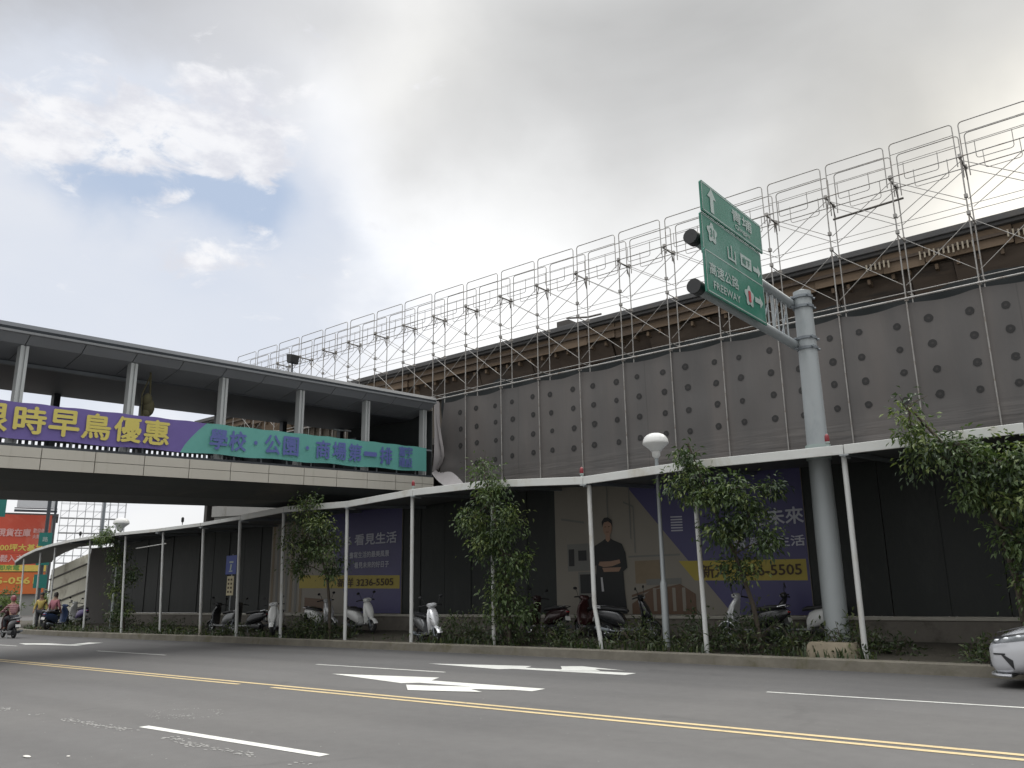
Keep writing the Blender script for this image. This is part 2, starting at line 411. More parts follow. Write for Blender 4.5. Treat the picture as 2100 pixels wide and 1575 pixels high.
M['kerb'] = mat('kerb', (.155, .142, .115), .9, var=.5, scale=2.2, bump=.6, bscale=9, tint=(.10, .092, .055), tscale=1.4)

def tarp_mat():
    m = bpy.data.materials.new('tarp'); m.use_nodes = True; t = NT(m.node_tree); bs = m.node_tree.nodes['Principled BSDF']
    pos = t.n('ShaderNodeNewGeometry').outputs['Position']
    sp = t.n('ShaderNodeSeparateXYZ', i_0=pos)
    n = t.noise(t.v('MULTIPLY', pos, (.9, 1, .09)), 1.0, 4, .5, .3)
    c = t.mix(t.step(n, .3, .7), (.092, .087, .085, 1), (.122, .110, .103, 1))
    stain = t.step(t.noise(t.v('MULTIPLY', pos, (1.6, 1, .22)), 1.3, 6, .65, .4), .55, .80)
    c = t.mix(t.m('MULTIPLY', stain, .30), c, (.155, .147, .138, 1))
    seam = t.step(t.m('ABSOLUTE', t.m('SUBTRACT', t.m('FRACT', t.m('MULTIPLY', sp.outputs[0], .1802)), .5)), .006, .001)
    c = t.mix(t.m('MULTIPLY', seam, .45), c, (.06, .057, .055, 1))
    dust = t.m('MULTIPLY', t.step(sp.outputs[2], 6.4, 5.6), t.step(t.noise(t.v('MULTIPLY', pos, (.5, 1, 6)), 1.2, 6, .6), .45, .7))
    c = t.mix(t.m('MULTIPLY', dust, .35), c, (.24, .22, .20, 1))
    m.node_tree.links.new(c, bs.inputs['Base Color']); bs.inputs['Roughness'].default_value = .5
    h = t.m('ADD', t.noise(t.v('MULTIPLY', pos, (1.2, 1, .25)), 1.6, 4, .5), t.m('MULTIPLY', t.noise(t.v('MULTIPLY', pos, (.3, 1, 5)), 1.5, 4), t.step(sp.outputs[2], 6.6, 5.7)))
    b = t.n('ShaderNodeBump', i_Strength=.22, i_Distance=.10, i_Height=h)
    m.node_tree.links.new(b.outputs[0], bs.inputs['Normal'])
    return m
M['tarp'] = tarp_mat()
M['tarp_hole'] = mat('tarp_hole', (.022, .021, .021), .7, var=.3, scale=9)
M['tarp_hole_in'] = mat('tarp_hole_in', (.038, .035, .034), .7, var=.3, scale=9)
def tile_mat():
    m = bpy.data.materials.new('fascia_tile'); m.use_nodes = True; t = NT(m.node_tree); bs = m.node_tree.nodes['Principled BSDF']
    pos = t.n('ShaderNodeNewGeometry').outputs['Position']
    n = t.noise(t.v('MULTIPLY', pos, (1, .5, .5)), 1.1, 4, .6); st = t.noise(t.v('MULTIPLY', pos, (1, 6, .4)), 1.0, 5, .6)
    c = t.mix(n, (.40, .38, .33, 1), (.50, .48, .43, 1))
    c = t.mix(t.m('MULTIPLY', t.step(st, .55, .8), .45), c, (.27, .25, .20, 1))
    m.node_tree.links.new(c, bs.inputs['Base Color']); bs.inputs['Roughness'].default_value = .45
    return m
M['fascia_tile'] = tile_mat()

def leaf_mat(name, col):
    m = bpy.data.materials.new(name); m.use_nodes = True; t = NT(m.node_tree); nt = m.node_tree; bs = nt.nodes['Principled BSDF']
    co = t.n('ShaderNodeTexCoord').outputs['Object']
    f = t.m('ADD', .6, t.m('MULTIPLY', t.noise(co, 5, 3), .8))
    rgb = t.n('ShaderNodeRGB'); rgb.outputs[0].default_value = (*col, 1)
    c = t.v('SCALE', rgb.outputs[0], f)
    nt.links.new(c, bs.inputs['Base Color']); bs.inputs['Roughness'].default_value = .45; bs.inputs['Specular IOR Level'].default_value = .4
    tr = t.n('ShaderNodeBsdfTranslucent'); nt.links.new(t.v('MULTIPLY', c, (1.3, 1.5, .6)), tr.inputs[0])
    mx = t.n('ShaderNodeMixShader'); mx.inputs[0].default_value = .22
    nt.links.new(bs.outputs[0], mx.inputs[1]); nt.links.new(tr.outputs[0], mx.inputs[2]); nt.links.new(mx.outputs[0], nt.nodes['Material Output'].inputs[0])
    return m
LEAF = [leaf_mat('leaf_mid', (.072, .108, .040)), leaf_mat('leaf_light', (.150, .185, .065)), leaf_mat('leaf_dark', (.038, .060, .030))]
WEED = [leaf_mat('weed_mid', (.052, .076, .034)), leaf_mat('weed_light', (.095, .115, .045)), leaf_mat('weed_dark', (.034, .050, .024))]
HEDGE = [leaf_mat('hedge_mid', (.13, .17, .07)), leaf_mat('hedge_light', (.19, .22, .10)), leaf_mat('hedge_dark', (.08, .11, .05))]

# ------------------------------------------------------------------ ground, road, kerb
def kerb_y(x):
    P = [(-120, 34), (-66, 25.0), (-58, 21.2), (-50, 18.2), (-44, 17.0), (-38, 16.75), (-34, 16.85), (-28, 17.15), (-15, 17.2), (-9, 17.05), (-3, 16.85), (40, 16.85)]
    for (a, ya), (b, yb) in zip(P, P[1:]):
        if a <= x <= b: return ya + (yb - ya) * (x - a) / (b - a)
    return 16.85
b = MB(); b.poly([(-1500, -1500, -.03), (1500, -1500, -.03), (1500, 1500, -.03), (-1500, 1500, -.03)])
b.build('ground', M['bld_grey'], kind='structure')
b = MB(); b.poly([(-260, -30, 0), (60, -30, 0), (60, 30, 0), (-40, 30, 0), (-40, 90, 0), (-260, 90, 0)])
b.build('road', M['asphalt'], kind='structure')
KX = [-66, -62, -58, -54, -50, -47, -44, -41, -38, -34, -30, -26, -22, -18, -14, -10, -6, -3, 0, 6, 14, 30]
b = MB()
rr = []
for x in KX:
    y = kerb_y(x); rr.append([(x, y, .0), (x, y + .015, .185), (x, y + .04, .205), (x, y + .30, .205), (x, y + .31, .02)])
b.rings(rr, cap=True)
b.build('kerb', M['kerb'], kind='structure', smooth=True)
b = MB(); vs = []; fs = []
for i, x in enumerate(KX):
    y = kerb_y(x) + .305
    for j in range(8):
        t = j / 7; yy = y + (32 - y) * t * t; vs.append((x, yy, .17 + .17 * min(1, max(0, (yy - y - .9) / .8)) + .03 * noise.noise(Vector((x * .7, j * 1.3, 0)))))
for i in range(len(KX) - 1):
    for j in range(7): a = i * 8 + j; fs.append((a, a + 8, a + 9, a + 1))
b.add(vs, fs); b.build('verge', M['soil'], kind='structure', smooth=True)

def flat(name, pts, m, z=.004):
    q = MB(); q.poly([(x, y, z) for x, y in pts]); return q.build(name, m, kind='structure')
def strip(name, x0, y0, x1, y1, w, m, z=.004, n=1):
    q = MB(); d = Vector((x1 - x0, y1 - y0)).normalized(); p = Vector((-d.y, d.x)) * w / 2
    for i in range(n):
        a = i / n; c = (i + 1) / n
        A = (x0 + (x1 - x0) * a, y0 + (y1 - y0) * a); B = (x0 + (x1 - x0) * c, y0 + (y1 - y0) * c)
        q.poly([(A[0] - p.x, A[1] - p.y, z), (B[0] - p.x, B[1] - p.y, z), (B[0] + p.x, B[1] + p.y, z), (A[0] + p.x, A[1] + p.y, z)])
    return q.build(name, m, kind='structure')
strip('yellow_line', -70, 9.28, 40, 9.42, .11, M['mark_yellow'])
strip('yellow_line', -70, 9.03, -13.9, 9.10, .10, M['mark_yellow'])
strip('yellow_line', -12.9, 9.10, 40, 9.17, .11, M['mark_yellow'])
for k in range(-5, 6):
    x = -5.61 - 10.6 * k
    if k == 1: x0, x1 = -16.34, -12.31
    elif k == 2: x0, x1 = -26.78, -22.85
    elif k == 3: x0, x1 = -36.5, -32.54
    else: x0, x1 = x, x + 4.0
    strip('lane_dash', x0, 12.40 + .018 * (x0 + 33), x1, 12.40 + .018 * (x1 + 33), .085, M['mark_white'])
strip('lane_dash', -10.40, 5.52, -7.01, 5.59, .13, M['mark_white'])
strip('lane_dash', .2, 5.66, 3.9, 5.72, .13, M['mark_white'])
strip('lane_dash', -21.0, 5.34, -17.4, 5.38, .13, M['mark_white'])
# three lane arrows
flat('road_arrow', [(-14.08, 11.33), (-11.48, 10.80), (-11.25, 11.02), (-8.72, 11.04), (-8.75, 11.43), (-11.35, 11.42), (-11.61, 11.89)], M['mark_white'])
flat('road_arrow', [(-11.18, 10.63), (-10.54, 10.06), (-9.30, 10.50), (-9.75, 10.72), (-9.05, 10.98), (-9.9, 11.03), (-10.75, 10.74)], M['mark_white'], .008)
flat('road_arrow', [(-14.19, 14.17), (-11.82, 13.86), (-11.60, 14.08), (-8.90, 14.10), (-8.91, 14.52), (-11.55, 14.42), (-11.69, 14.80)], M['mark_white'])
flat('road_arrow', [(-11.09, 15.04), (-10.69, 15.27), (-9.37, 14.85), (-10.10, 14.86), (-9.76, 14.56), (-10.48, 14.20), (-10.75, 14.62)], M['mark_white'], .008)
flat('road_arrow', [(-34.47, 13.20), (-33.2, 12.95), (-33.0, 13.15), (-30.6, 13.55), (-30.7, 13.85), (-32.9, 13.6), (-32.7, 14.05)], M['mark_white'])
flat('road_arrow', [(-32.3, 14.75), (-31.6, 14.95), (-31.0, 14.0), (-31.5, 13.75)], M['mark_white'], .008)
# worn paint and scuffed spots where an old line was ground off
b = MB(); rnd = random.Random(3)
def fleck(x, y, s):
    n = rnd.randint(5, 8); a0 = rnd.random() * 6
    b.poly([(x + s * (1.5 + rnd.random()) * math.cos(a0 + 6.283 * k / n) * (.5 + rnd.random() * .6), y + s * math.sin(a0 + 6.283 * k / n) * (.5 + rnd.random() * .6), .0035 + .0012 * rnd.random()) for k in range(n)])
for i in range(520):
    x = -14.3 + rnd.random() * 8.3
    if math.sin(x * 2.1) + .6 * math.sin(x * 5.3) < -.45: continue
    fleck(x, 5.21 + .012 * (x + 14) + rnd.gauss(0, .05) - (.10 if x > -9 else 0), rnd.uniform(.006, .022))
for i in range(90):
    a = rnd.random() * 6.283; fleck(-11.05 + .55 * math.cos(a) + rnd.gauss(0, .05), 6.45 + .42 * math.sin(a) + rnd.gauss(0, .04), rnd.uniform(.005, .014))
for i in range(40): fleck(-10.9 + rnd.gauss(0, .12), 6.3 + rnd.gauss(0, .08), rnd.uniform(.006, .014))
for i in range(200): fleck(rnd.uniform(-16, 0), rnd.uniform(3.5, 16), rnd.uniform(.003, .009))
b.build('worn_paint', M['mark_worn'], kind='structure')
for (x, y, s, lab, rz) in ((-9.41, 3.81, .035, 'long pale stone chip lying on the asphalt at the bottom left corner', .3), (-9.09, 4.07, .022, 'small round white pebble on the asphalt beside the long stone chip', 0)):
    q = MB(); q.ell((x, y, s * .25), s * (2.0 if rz else 1.0), s * .8, s * .25, 9, 6)
    q.build('stone_chip' if rz else 'pebble', M['pebble'], smooth=True, label=lab, cat='stone')

# ------------------------------------------------------------------ unfinished building behind the scaffold
X0, X1 = -46, 14
bd = thing('unfinished_building', 'long unfinished concrete building with brown timber formwork behind the scaffolding', 'building', (-16, 30, 0))
b = MB(); b.bx(X0, X1, 26.0, 44, 11.60, 11.82); b.bx(X0, X1, 25.9, 26.3, 11.70, 11.90); b.build('roof_slab', M['slab_edge'], bd, bevel=.02)
b = MB(); rnd = random.Random(5)
x = X0
while x < X1:                                   # edge formwork: boards butted along the slab edge, some darker or missing
    w = rnd.uniform(1.2, 2.4); d = rnd.uniform(-.05, .06)
    b.bx(x, x + w - .02, 26.18 + d, 26.26 + d, 11.02 + rnd.uniform(-.06, .05), 11.595)
    x += w
b.build('edge_formwork', M['wood_form'], bd)
x = X0; tone = 0
while x < X1:                                   # second, set-back row of weathered boards hanging below it
    w = rnd.uniform(.9, 3.0); d = rnd.uniform(-.10, .12); tone = rnd.random()
    if tone > .14:
        b = MB(); b.hexa([(x, 26.75 + d, 10.32 + rnd.uniform(-.22, .12)), (x + w - .03, 26.75 + d, 10.30 + rnd.uniform(-.22, .12)), (x + w - .03, 26.83 + d, 10.30), (x, 26.83 + d, 10.32)], [(x, 26.40 + d, 11.05), (x + w - .03, 26.40 + d, 11.05), (x + w - .03, 26.48 + d, 11.05), (x, 26.48 + d, 11.05)])
        b.build('hanging_board', M['wood_dark' if tone > .45 else 'wood_form'], bd)
    x += w
for z, y in ((11.30, 26.06), (11.06, 26.30)):
    b = MB(); b.bx(X0, X1, y, y + .09, z, z + .09); b.build('waler', M['wood_dark'], bd)
b = MB()
for k in range(int((X1 - X0) / .62)):            # joists carrying the sloped soffit
    x = X0 + k * .62 + rnd.uniform(-.1, .1)
    b.hexa([(x, 26.3, 10.82), (x + .09, 26.3, 10.82), (x + .09, 29.5, 10.45), (x, 29.5, 10.45)], [(x, 26.3, 10.98), (x + .09, 26.3, 10.98), (x + .09, 29.5, 10.61), (x, 29.5, 10.61)])
b.build('joists', M['wood_form'], bd)
b = MB(); b.poly([(X0, 26.3, 11.0), (X1, 26.3, 11.0), (X1, 31.5, 10.55), (X0, 31.5, 10.55)]); b.build('soffit_form', M['wood_panel'], bd)
b = MB(); b.bx(X0, X1, 25.9, 44, 7.95, 8.25); b.build('floor_slab', M['concrete_dark'], bd)
b = MB(); b.bx(X0, X1, 44, 44.3, 0, 11.4); b.bx(X0, X0 + .3, 27, 44, 0, 11.4); b.bx(X1 - .3, X1, 27, 44, 0, 11.4); b.build('rear_wall', M['concrete_dark'], bd)
for (a, c, z1) in ((-44, -33, 10.6), (-32.5, -20.5, 10.9), (-19.8, -17.0, 10.9), (-12.2, -10.9, 10.85)):
    b = MB(); b.bx(a, c, 27.2, 27.4, 8.25, z1)
    xx = a
    while xx < c: b.bx(xx, xx + .08, 27.08, 27.2, 8.3, z1 - .05); xx += .62
    b.build('timber_panel', M['wood_panel'], bd)
for k in range(10):
    b = MB(); x = -43 + k * 5.8; b.bx(x, x + .55, 27.6, 28.15, 8.25, 10.8); b.build('column', M['concrete_dark'], bd)
    b = MB(); b.bx(x + .03, x + .58, 26.6, 27.1, 0, 7.95); b.build('column', M['concrete_dark'], bd)
b = MB(); b.bx(X0, X1, 30.4, 30.6, 8.25, 10.7); b.build('inner_wall', M['concrete_dark'], bd)
b = MB(); rnd = random.Random(8)
for k in range(58):
    x = -38 + k * .74 + rnd.uniform(-.2, .2); y = rnd.choice((27.0, 28.6, 29.4)); b = MB()
    b.tube([(x, y, 8.25), (x + rnd.uniform(-.05, .05), y, 10.75)], .035, 6); b.build('prop', M['scaff_dark'], bd)
b = MB(); rnd = random.Random(11)
for k in range(46):                              # starter bars and light battens along the right-hand slab edge
    x = -6.9 + k * .13
    if (k // 6) % 3 == 1: continue
    b = MB(); b.bx(x, x + .045, 26.0, 26.05, 11.13 + rnd.uniform(-.03, .05), 11.36 + rnd.uniform(-.04, .04)); b.build('batten', M['batten'], bd)
b = MB(); b.bx(-19.35, -18.75, 26.6, 27.2, 11.82, 12.4); b.build('roof_stub', M['concrete_dark'], bd)
b = MB(); b.bx(-20.5, -19.6, 26.3, 26.9, 11.9, 12.02); b.build('roof_stub', M['concrete_dark'], bd)
b = MB(); b.tube([(-18.9, 26.7, 12.5), (-17.6, 26.3, 12.15), (-16.9, 26.2, 12.1)], .04, 6); b.build('roof_pipe', M['scaff_dark'], bd)

# dark safety net bundled behind the top of the tarpaulin
b = MB(); vs = []; fs = []; N = 120
for i in range(N + 1):
    x = -24.5 + 30 * i / N
    top = 9.85 + .28 * noise.noise(Vector((x * .45, 3.1, 0))) + .12 * noise.noise(Vector((x * 1.9, 1, 0)))
    for j in range(5):
        z = 8.6 + (top - 8.6) * j / 4
        vs.append((x, 25.15 + .16 * noise.noise(Vector((x * 1.4, z * 1.2, 5))), z))
for i in range(N):
    for j in range(4): a = i * 5 + j; fs.append((a, a + 5, a + 6, a + 1))
b.add(vs, fs); b.build('safety_net', M['net_dark'], smooth=True, label='dark safety net bunched along the top of the brown tarpaulin', cat='net')

# ------------------------------------------------------------------ scaffold
BAY = 1.85
SX = [-3.56 - BAY * k for k in range(-4, 20)]
SX.sort()
sc = thing('scaffolding', 'steel frame scaffolding with guard rails standing along the unfinished building', 'scaffolding', (-16, 24.35, 0))
def shared(name, proto, x, z=0.0):
    o = bpy.data.objects.new(name, proto.data); COL.objects.link(o); o.parent = sc
    o.location = Vector(proto.location) + Vector((x, 0, z)); return o
rnd = random.Random(2)
XR = SX[0]
def seg(name, mk, m, smooth=True, xs=SX, dxs=None):
    b = MB(); mk(b); p = b.build(name, m, sc, smooth=smooth)
    for i, x in enumerate(xs):
        if i == 0: continue
        o = shared(name, p, x - XR + rnd.uniform(-.015, .015), rnd.uniform(-.02, .02))
        q = R(rnd.uniform(-.5, .5)) * (.3 if name == 'standard' else 1); pv = Vector((XR - sc.location.x + BAY / 2, 0, 12.0))
        o.rotation_euler = (0, q, 0); o.location += pv - Matrix.Rotation(q, 3, 'Y') @ pv
    return p
YF, YB = 24.0, 24.7
def std_front(b):
    b.tube([(XR, YF, .2), (XR + .012 * math.sin(XR), YF, 6), (XR - .01, YF - .01, 9.3), (XR, YF, 13.12)], .020, 8)
    for z in (13.05, 11.85, 11.35, 9.32): b.bx(XR - .045, XR + .045, YF - .05, YF + .05, z - .05, z + .05)
def std_back(b):
    b.tube([(XR, YB, .2), (XR, YB, 13.12)], .019, 8)
    for z in (13.05, 11.35, 9.6): b.bx(XR - .04, XR + .04, YB - .045, YB + .045, z - .04, z + .06)
seg('standard', std_front, M['scaff']); seg('standard', std_back, M['scaff'])
def trans(b):
    b.tube([(XR, YF - .06, 13.0), (XR, YB + .08, 13.0)], .030, 6)
    b.tube([(XR, YF, 12.62), (XR, YF + .16, 12.985), (XR, YB - .16, 12.985), (XR, YB, 12.62)], .016, 6)
seg('transom', trans, M['scaff_dark'])
seg('transom', lambda b: b.tube([(XR, YF, 11.30), (XR, YB, 11.30)], .018, 6), M['scaff'])
seg('transom', lambda b: b.tube([(XR, YF, 9.6), (XR, YB, 9.6)], .018, 6), M['scaff'])
def rounded(x0, x1, y, z0, z1, r=.10):
    p = [(x0, y, z0), (x0, y, z1 - r)]
    p += [(x0 + r - r * math.cos(a), y, z1 - r + r * math.sin(a)) for a in (.5, 1.07)]
    p += [(x0 + r, y, z1), (x1 - r, y, z1)]
    p += [(x1 - r + r * math.sin(a), y, z1 - r + r * math.cos(a)) for a in (.5, 1.07)]
    return p + [(x1, y, z1 - r), (x1, y, z0)]
def guard(y):
    def f(b):
        b.tube(rounded(XR + .09, XR + BAY - .09, y, 12.75, 14.06), .0165, 6)
        b.tube([(XR + .09, y, 13.72), (XR + BAY - .09, y, 13.72)], .011, 6)
        b.tube([(XR + .09, y, 13.40), (XR + BAY - .09, y, 13.40)], .009, 6)
    return f
seg('guard_frame', guard(YF - .03), M['scaff'], xs=SX[:-1]); seg('guard_frame', guard(YB + .03), M['scaff'], xs=SX[:-1])
def loop(y, x0, x1, z0, z1):
    def f(b):
        r = .07
        b.tube([(XR + x0, y, z1), (XR + x0, y, z0 + r), (XR + x0 + r * .3, y, z0 + r * .3), (XR + x0 + r, y, z0), (XR + x1 - r, y, z0), (XR + x1 - r * .3, y, z0 + r * .3), (XR + x1, y, z0 + r), (XR + x1, y, z1)], .011, 6)
    return f
seg('hook_frame', loop(YF + .03, .38, 1.28, 12.90, 13.42), M['scaff'], xs=SX[:-1]); seg('hook_frame', loop(YB - .04, .50, 1.40, 12.84, 13.40), M['scaff'], xs=SX[:-1])
def brace(y, za, zb):
    def f(b):
        b.tube([(XR + .03, y, za), (XR + BAY - .03, y, zb)], .011, 6); b.tube([(XR + .03, y + .025, zb), (XR + BAY - .03, y + .025, za)], .011, 6)
    return f
seg('cross_brace', brace(YF + .05, 12.95, 11.80), M['scaff'], xs=SX[:-1]); seg('cross_brace', brace(YB - .06, 12.95, 11.80), M['scaff'], xs=SX[:-1])
seg('cross_brace', brace(YF + .05, 11.2, 9.75), M['scaff'], xs=SX[:-1])
for y, z, r in ((YF - .05, 13.03, .016), (YB + .05, 13.03, .016), (YF - .05, 9.34, .030), (YB, 9.75, .018), (YB + .05, 11.72, .010), (YF + .04, 11.62, .009)):
    q = MB(); q.tube([(SX[0] - .1, y, z), (SX[-1] + .1, y, z)], r, 6); q.build('ledger', M['scaff'], sc, smooth=True)
q = MB(); q.tube([(-7.3, YB - .08, 12.55), (-5.25, YB - .08, 12.6)], .033, 6); q.build('ledger', M['scaff_dark'], sc, smooth=True)

# ------------------------------------------------------------------ perforated brown tarpaulin
def tarp_y(x, z):
    ph = ((x - XR) / BAY) % 1.0
    bow = .04 * math.sin(math.pi * ph)
    return 24.065 + bow * (.5 + .6 * noise.noise(Vector((x * .31, z * .25, 2)))) + .05 * noise.noise(Vector((x * .6, z * .4, 0))) + .028 * noise.noise(Vector((x * 2.4, z * .7, 4)))
def tarp_top(x):
    ph = ((x - XR) / BAY) % 1.0
    return 9.27 - .17 * math.sin(math.pi * ph) * (.5 + .5 * noise.noise(Vector((x * .5, 9, 0)))) - .02
b = MB(); vs = []; fs = []
NX, NZ = 190, 26; TX0, TX1 = -23.45, 6.0
for i in range(NX + 1):
    x = TX0 + (TX1 - TX0) * i / NX
    lift = max(0.0, (-22.0 - x) / 1.45)
    tt = min(1.0, max(0.0, (x + 23.52) / 1.62)); zb = 5.0 if x > -21.9 else 6.30 - .78 * tt ** .8; zt = tarp_top(x)
    for j in range(NZ + 1):
        z = zb + (zt - zb) * j / NZ
        lo = max(0.0, 1 - (z - zb) / 1.0)
        y = tarp_y(x, z) - .05 * lo * math.sin(x * 1.3) * math.sin(z * 9) * .6 - lift * lo * .25
        vs.append((x + lift * .10 * math.sin(z * 2.2), y, z))
for i in range(NX):
    for j in range(NZ): a = i * (NZ + 1) + j; fs.append((a, a + NZ + 1, a + NZ + 2, a + 1))
b.add(vs, fs)
k0 = int((TX0 - XR) / BAY)
for k in range(-1, 17):
    for off in (-.36, .49):
        x = -3.56 - BAY * k + off
        if x < TX0 + .35 or x > TX1 - .3: continue
        for z in (8.66, 7.97, 7.26, 6.53):
            px = x + .06 * noise.noise(Vector((k * 3.1, z, off)))
            pz = z + .07 * noise.noise(Vector((k * 1.7, z * 2, off * 5)))
            n = 14
            for (rad, dy, mi) in ((.105, .010, 1), (.035, .013, 2)):
                b.k = mi
                rad *= 1 + .2 * noise.noise(Vector((k * 2.3, z * 3, off * 7)))
                ring = [(px + rad * math.cos(6.283 * t / n) * (1 + .22 * noise.noise(Vector((k * 1.3, t * .9, z * 2)))), tarp_y(px + rad * math.cos(6.283 * t / n), pz + rad * math.sin(6.283 * t / n)) - dy, pz + rad * math.sin(6.283 * t / n)) for t in range(n)]
                b.add(ring + [(px, tarp_y(px, pz) - dy, pz)], [(t, (t + 1) % n, n) for t in range(n)])
tp = b.build('tarpaulin', [M['tarp'], M['tarp_hole'], M['tarp_hole_in']], smooth=True, sharp=0, label='long brown tarpaulin with rows of round vent holes hung on the scaffolding', cat='tarpaulin')
tp.data.polygons.foreach_set('use_smooth', [q.material_index == 0 for q in tp.data.polygons])
b = MB(); rr = []
prof = [(9.15, -23.50, .04), (8.6, -23.50, .07), (8.1, -23.48, .12), (7.6, -23.48, .22), (7.15, -23.50, .36), (6.85, -23.52, .42), (6.6, -23.55, .34), (6.35, -23.58, .16)]
for z, x, w in prof:
    rr.append([(x, 23.93, z), (x + w * .25, 23.66 - .2 * w, z - .03), (x + w * .6, 23.82, z + .02), (x + w, 23.72, z + .06), (x + w * .9, 23.9, z + .08), (x + w * .4, 23.96, z + .03)])
b.rings(rr)
rr = []
for i in range(13):
    t = i / 12; x = -23.52 + 1.62 * t; zc = 6.28 - .78 * t ** .8
    rr.append([(x, 23.80, zc + .14 * (1 - t)), (x, 23.58 - .1 * math.sin(3 * t), zc - .14 * math.sin(math.pi * t) - .03), (x, 23.80, zc - .22 * (1 - t) - .05), (x, 23.98, zc + .38 * math.sin(math.pi * t ** .8))])
b.rings(rr)
b.build('tarpaulin_flap', M['tarp_back'], smooth=True, label='loose pale corner of tarpaulin curling beside the end of the footbridge', cat='tarpaulin')

# ------------------------------------------------------------------ footbridge across the road
def br(y): return .043 * (y - 7.5)
YA, YZ = -9.0, 22.9
fb = thing('footbridge', 'grey roofed footbridge with beige tiled edge crossing over the road', 'footbridge', (-25.5, 8, 0))
def ext(b, pts, y0=YA, y1=YZ):
    """section in x,z carried along the bridge, rising with its camber"""
    b.rings([[(x, y, z + br(y)) for x, z in pts] for y in (y0, y1)])
b = MB(); ext(b, [(-22.66, 8.22), (-22.60, 8.30), (-22.66, 8.42), (-25.6, 8.78), (-28.6, 8.42), (-28.66, 8.22), (-25.6, 8.45)]); b.build('roof', M['metal_dark'], fb)
b = MB(); ext(b, [(-22.60, 8.165), (-22.58, 8.22), (-22.66, 8.225), (-22.70, 8.165)]); b.build('gutter', M['gutter'], fb)
k = 0; y = YA
SOF = [(-22.68, 8.16), (-22.95, 7.96), (-23.95, 7.74)]
while y < YZ:                                    # soffit panels with open joints
    y1 = min(y + 1.42, YZ); b = MB()
    pts = SOF + [(-23.95, 7.80), (-22.95, 8.02), (-22.72, 8.18)]
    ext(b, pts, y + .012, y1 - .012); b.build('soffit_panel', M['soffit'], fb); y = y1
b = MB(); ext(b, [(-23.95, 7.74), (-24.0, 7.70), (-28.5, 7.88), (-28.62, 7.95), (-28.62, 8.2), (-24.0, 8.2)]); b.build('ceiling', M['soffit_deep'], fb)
b = MB(); ext(b, [(-23.90, 7.70), (-23.96, 7.62), (-24.06, 7.62), (-24.06, 7.70)], YA, 12); b.build('cable_tray', M['galv_dark'], fb)
for i, y in enumerate([8.04 - 2.91 * 5 + 2.91 * j for j in range(11)]):
    z = br(y); yy = y
    b = MB(); x = -23.05
    b.bx(x - .11, x + .11, yy - .10, yy - .025, 5.2 + z, 7.93 + z); b.bx(x - .11, x + .11, yy + .025, yy + .10, 5.2 + z, 7.93 + z); b.bx(x - .07, x + .07, yy - .026, yy + .026, 5.2 + z, 7.93 + z)
    b.build('column', M['column_steel'], fb)
    b = MB(); b.bx(-28.2, -27.98, yy - .1, yy + .1, 5.0 + z, 7.9 + z); b.build('column', M['metal_dark'], fb)  # far columns: backlit darkness put into the colour
b = MB(); ext(b, [(-22.80, 4.72), (-22.80, 5.22), (-28.3, 5.22), (-28.3, 4.72)]); b.build('deck', M['concrete_dark'], fb)
y = YA; j = 0
b = MB()
while y < YZ - .05:                              # tile cladding: two courses, butt jointed
    y1 = min(y + 1.36, YZ)
    for z0, z1 in ((4.70, 4.985), (5.0, 5.26)):
        ext(b, [(-22.80, z0), (-22.73, z0), (-22.73, z1), (-22.80, z1)], y + .012, y1 - .012)
    y = y1
b.build('fascia_tiles', M['fascia_tile'], fb)
b = MB(); ext(b, [(-22.90, 4.70), (-23.4, 4.50), (-24.3, 4.30), (-26.9, 4.30), (-27.8, 4.46), (-28.2, 4.70)]); b.build('girder', M['girder'], fb)
b = MB(); ext(b, [(-22.86, 5.26), (-22.80, 5.26), (-22.80, 5.34), (-22.86, 5.34)]); b.build('kerb_rail', M['metal_dark'], fb)
b = MB(); y = YA
while y < YZ:
    b.bx(-22.90, -22.86, y, y + .035, 5.2 + br(y), 6.35 + br(y)); y += .97
ext(b, [(-22.90, 6.30), (-22.86, 6.30), (-22.86, 6.36), (-22.90, 6.36)]); b.build('near_railing', M['galv_dark'], fb)
b = MB(); y = YA
while y < YZ:
    b.bx(-28.1, -28.06, y, y + .10, 5.2 + br(y), 6.3 + br(y)); y += .19
ext(b, [(-28.12, 6.27), (-28.04, 6.27), (-28.04, 6.36), (-28.12, 6.36)]); ext(b, [(-28.12, 5.24), (-28.04, 5.24), (-28.04, 5.34), (-28.12, 5.34)]); b.build('far_railing', M['metal_dark'], fb)
# dark clutter at the building end of the walkway
for (y, x, a) in ((17.9, -27.6, .7), (18.6, -27.0, .6), (19.6, -26.4, .8), (20.4, -25.6, .5), (22.3, -27.2, 1.9)):
    b = MB(); b.bx(x - .5, x + .5, y, y + a, 5.2 + br(y), 6.9 + br(y) + .3 * (a - .6)); b.build('cabinet', M['metal_dark'], fb)
b = MB(); b.bx(-28.0, -22.92, 22.93, 22.98, 4.75, 8.6); b.build('dark_end_sheet', M['net_dark'], fb)  # added dark sheet, hides the lit interior and keeps this end dark
b = MB(); b.bx(-28.4, -28.35, 17.2, 21.5, 6.4, 6.95); b.build('side_panel', M['bld_grey'], fb)
b = MB(); b.tube([(-24.4, 20.8, 6.0), (-24.4, 20.8, 8.2)], .05, 8); b.build('pipe', M['galv'], fb, smooth=True)
b = MB(); b.tube([(-24.6, 21.05, 6.0), (-24.6, 21.1, 8.2)], .04, 8); b.build('pipe', M['galv'], fb, smooth=True)
b = MB(); b.tube([(-24.5, 19.4, 7.55), (-24.5, 20.2, 7.6)], .03, 8); b.build('light_tube', M['galv'], fb, smooth=True)

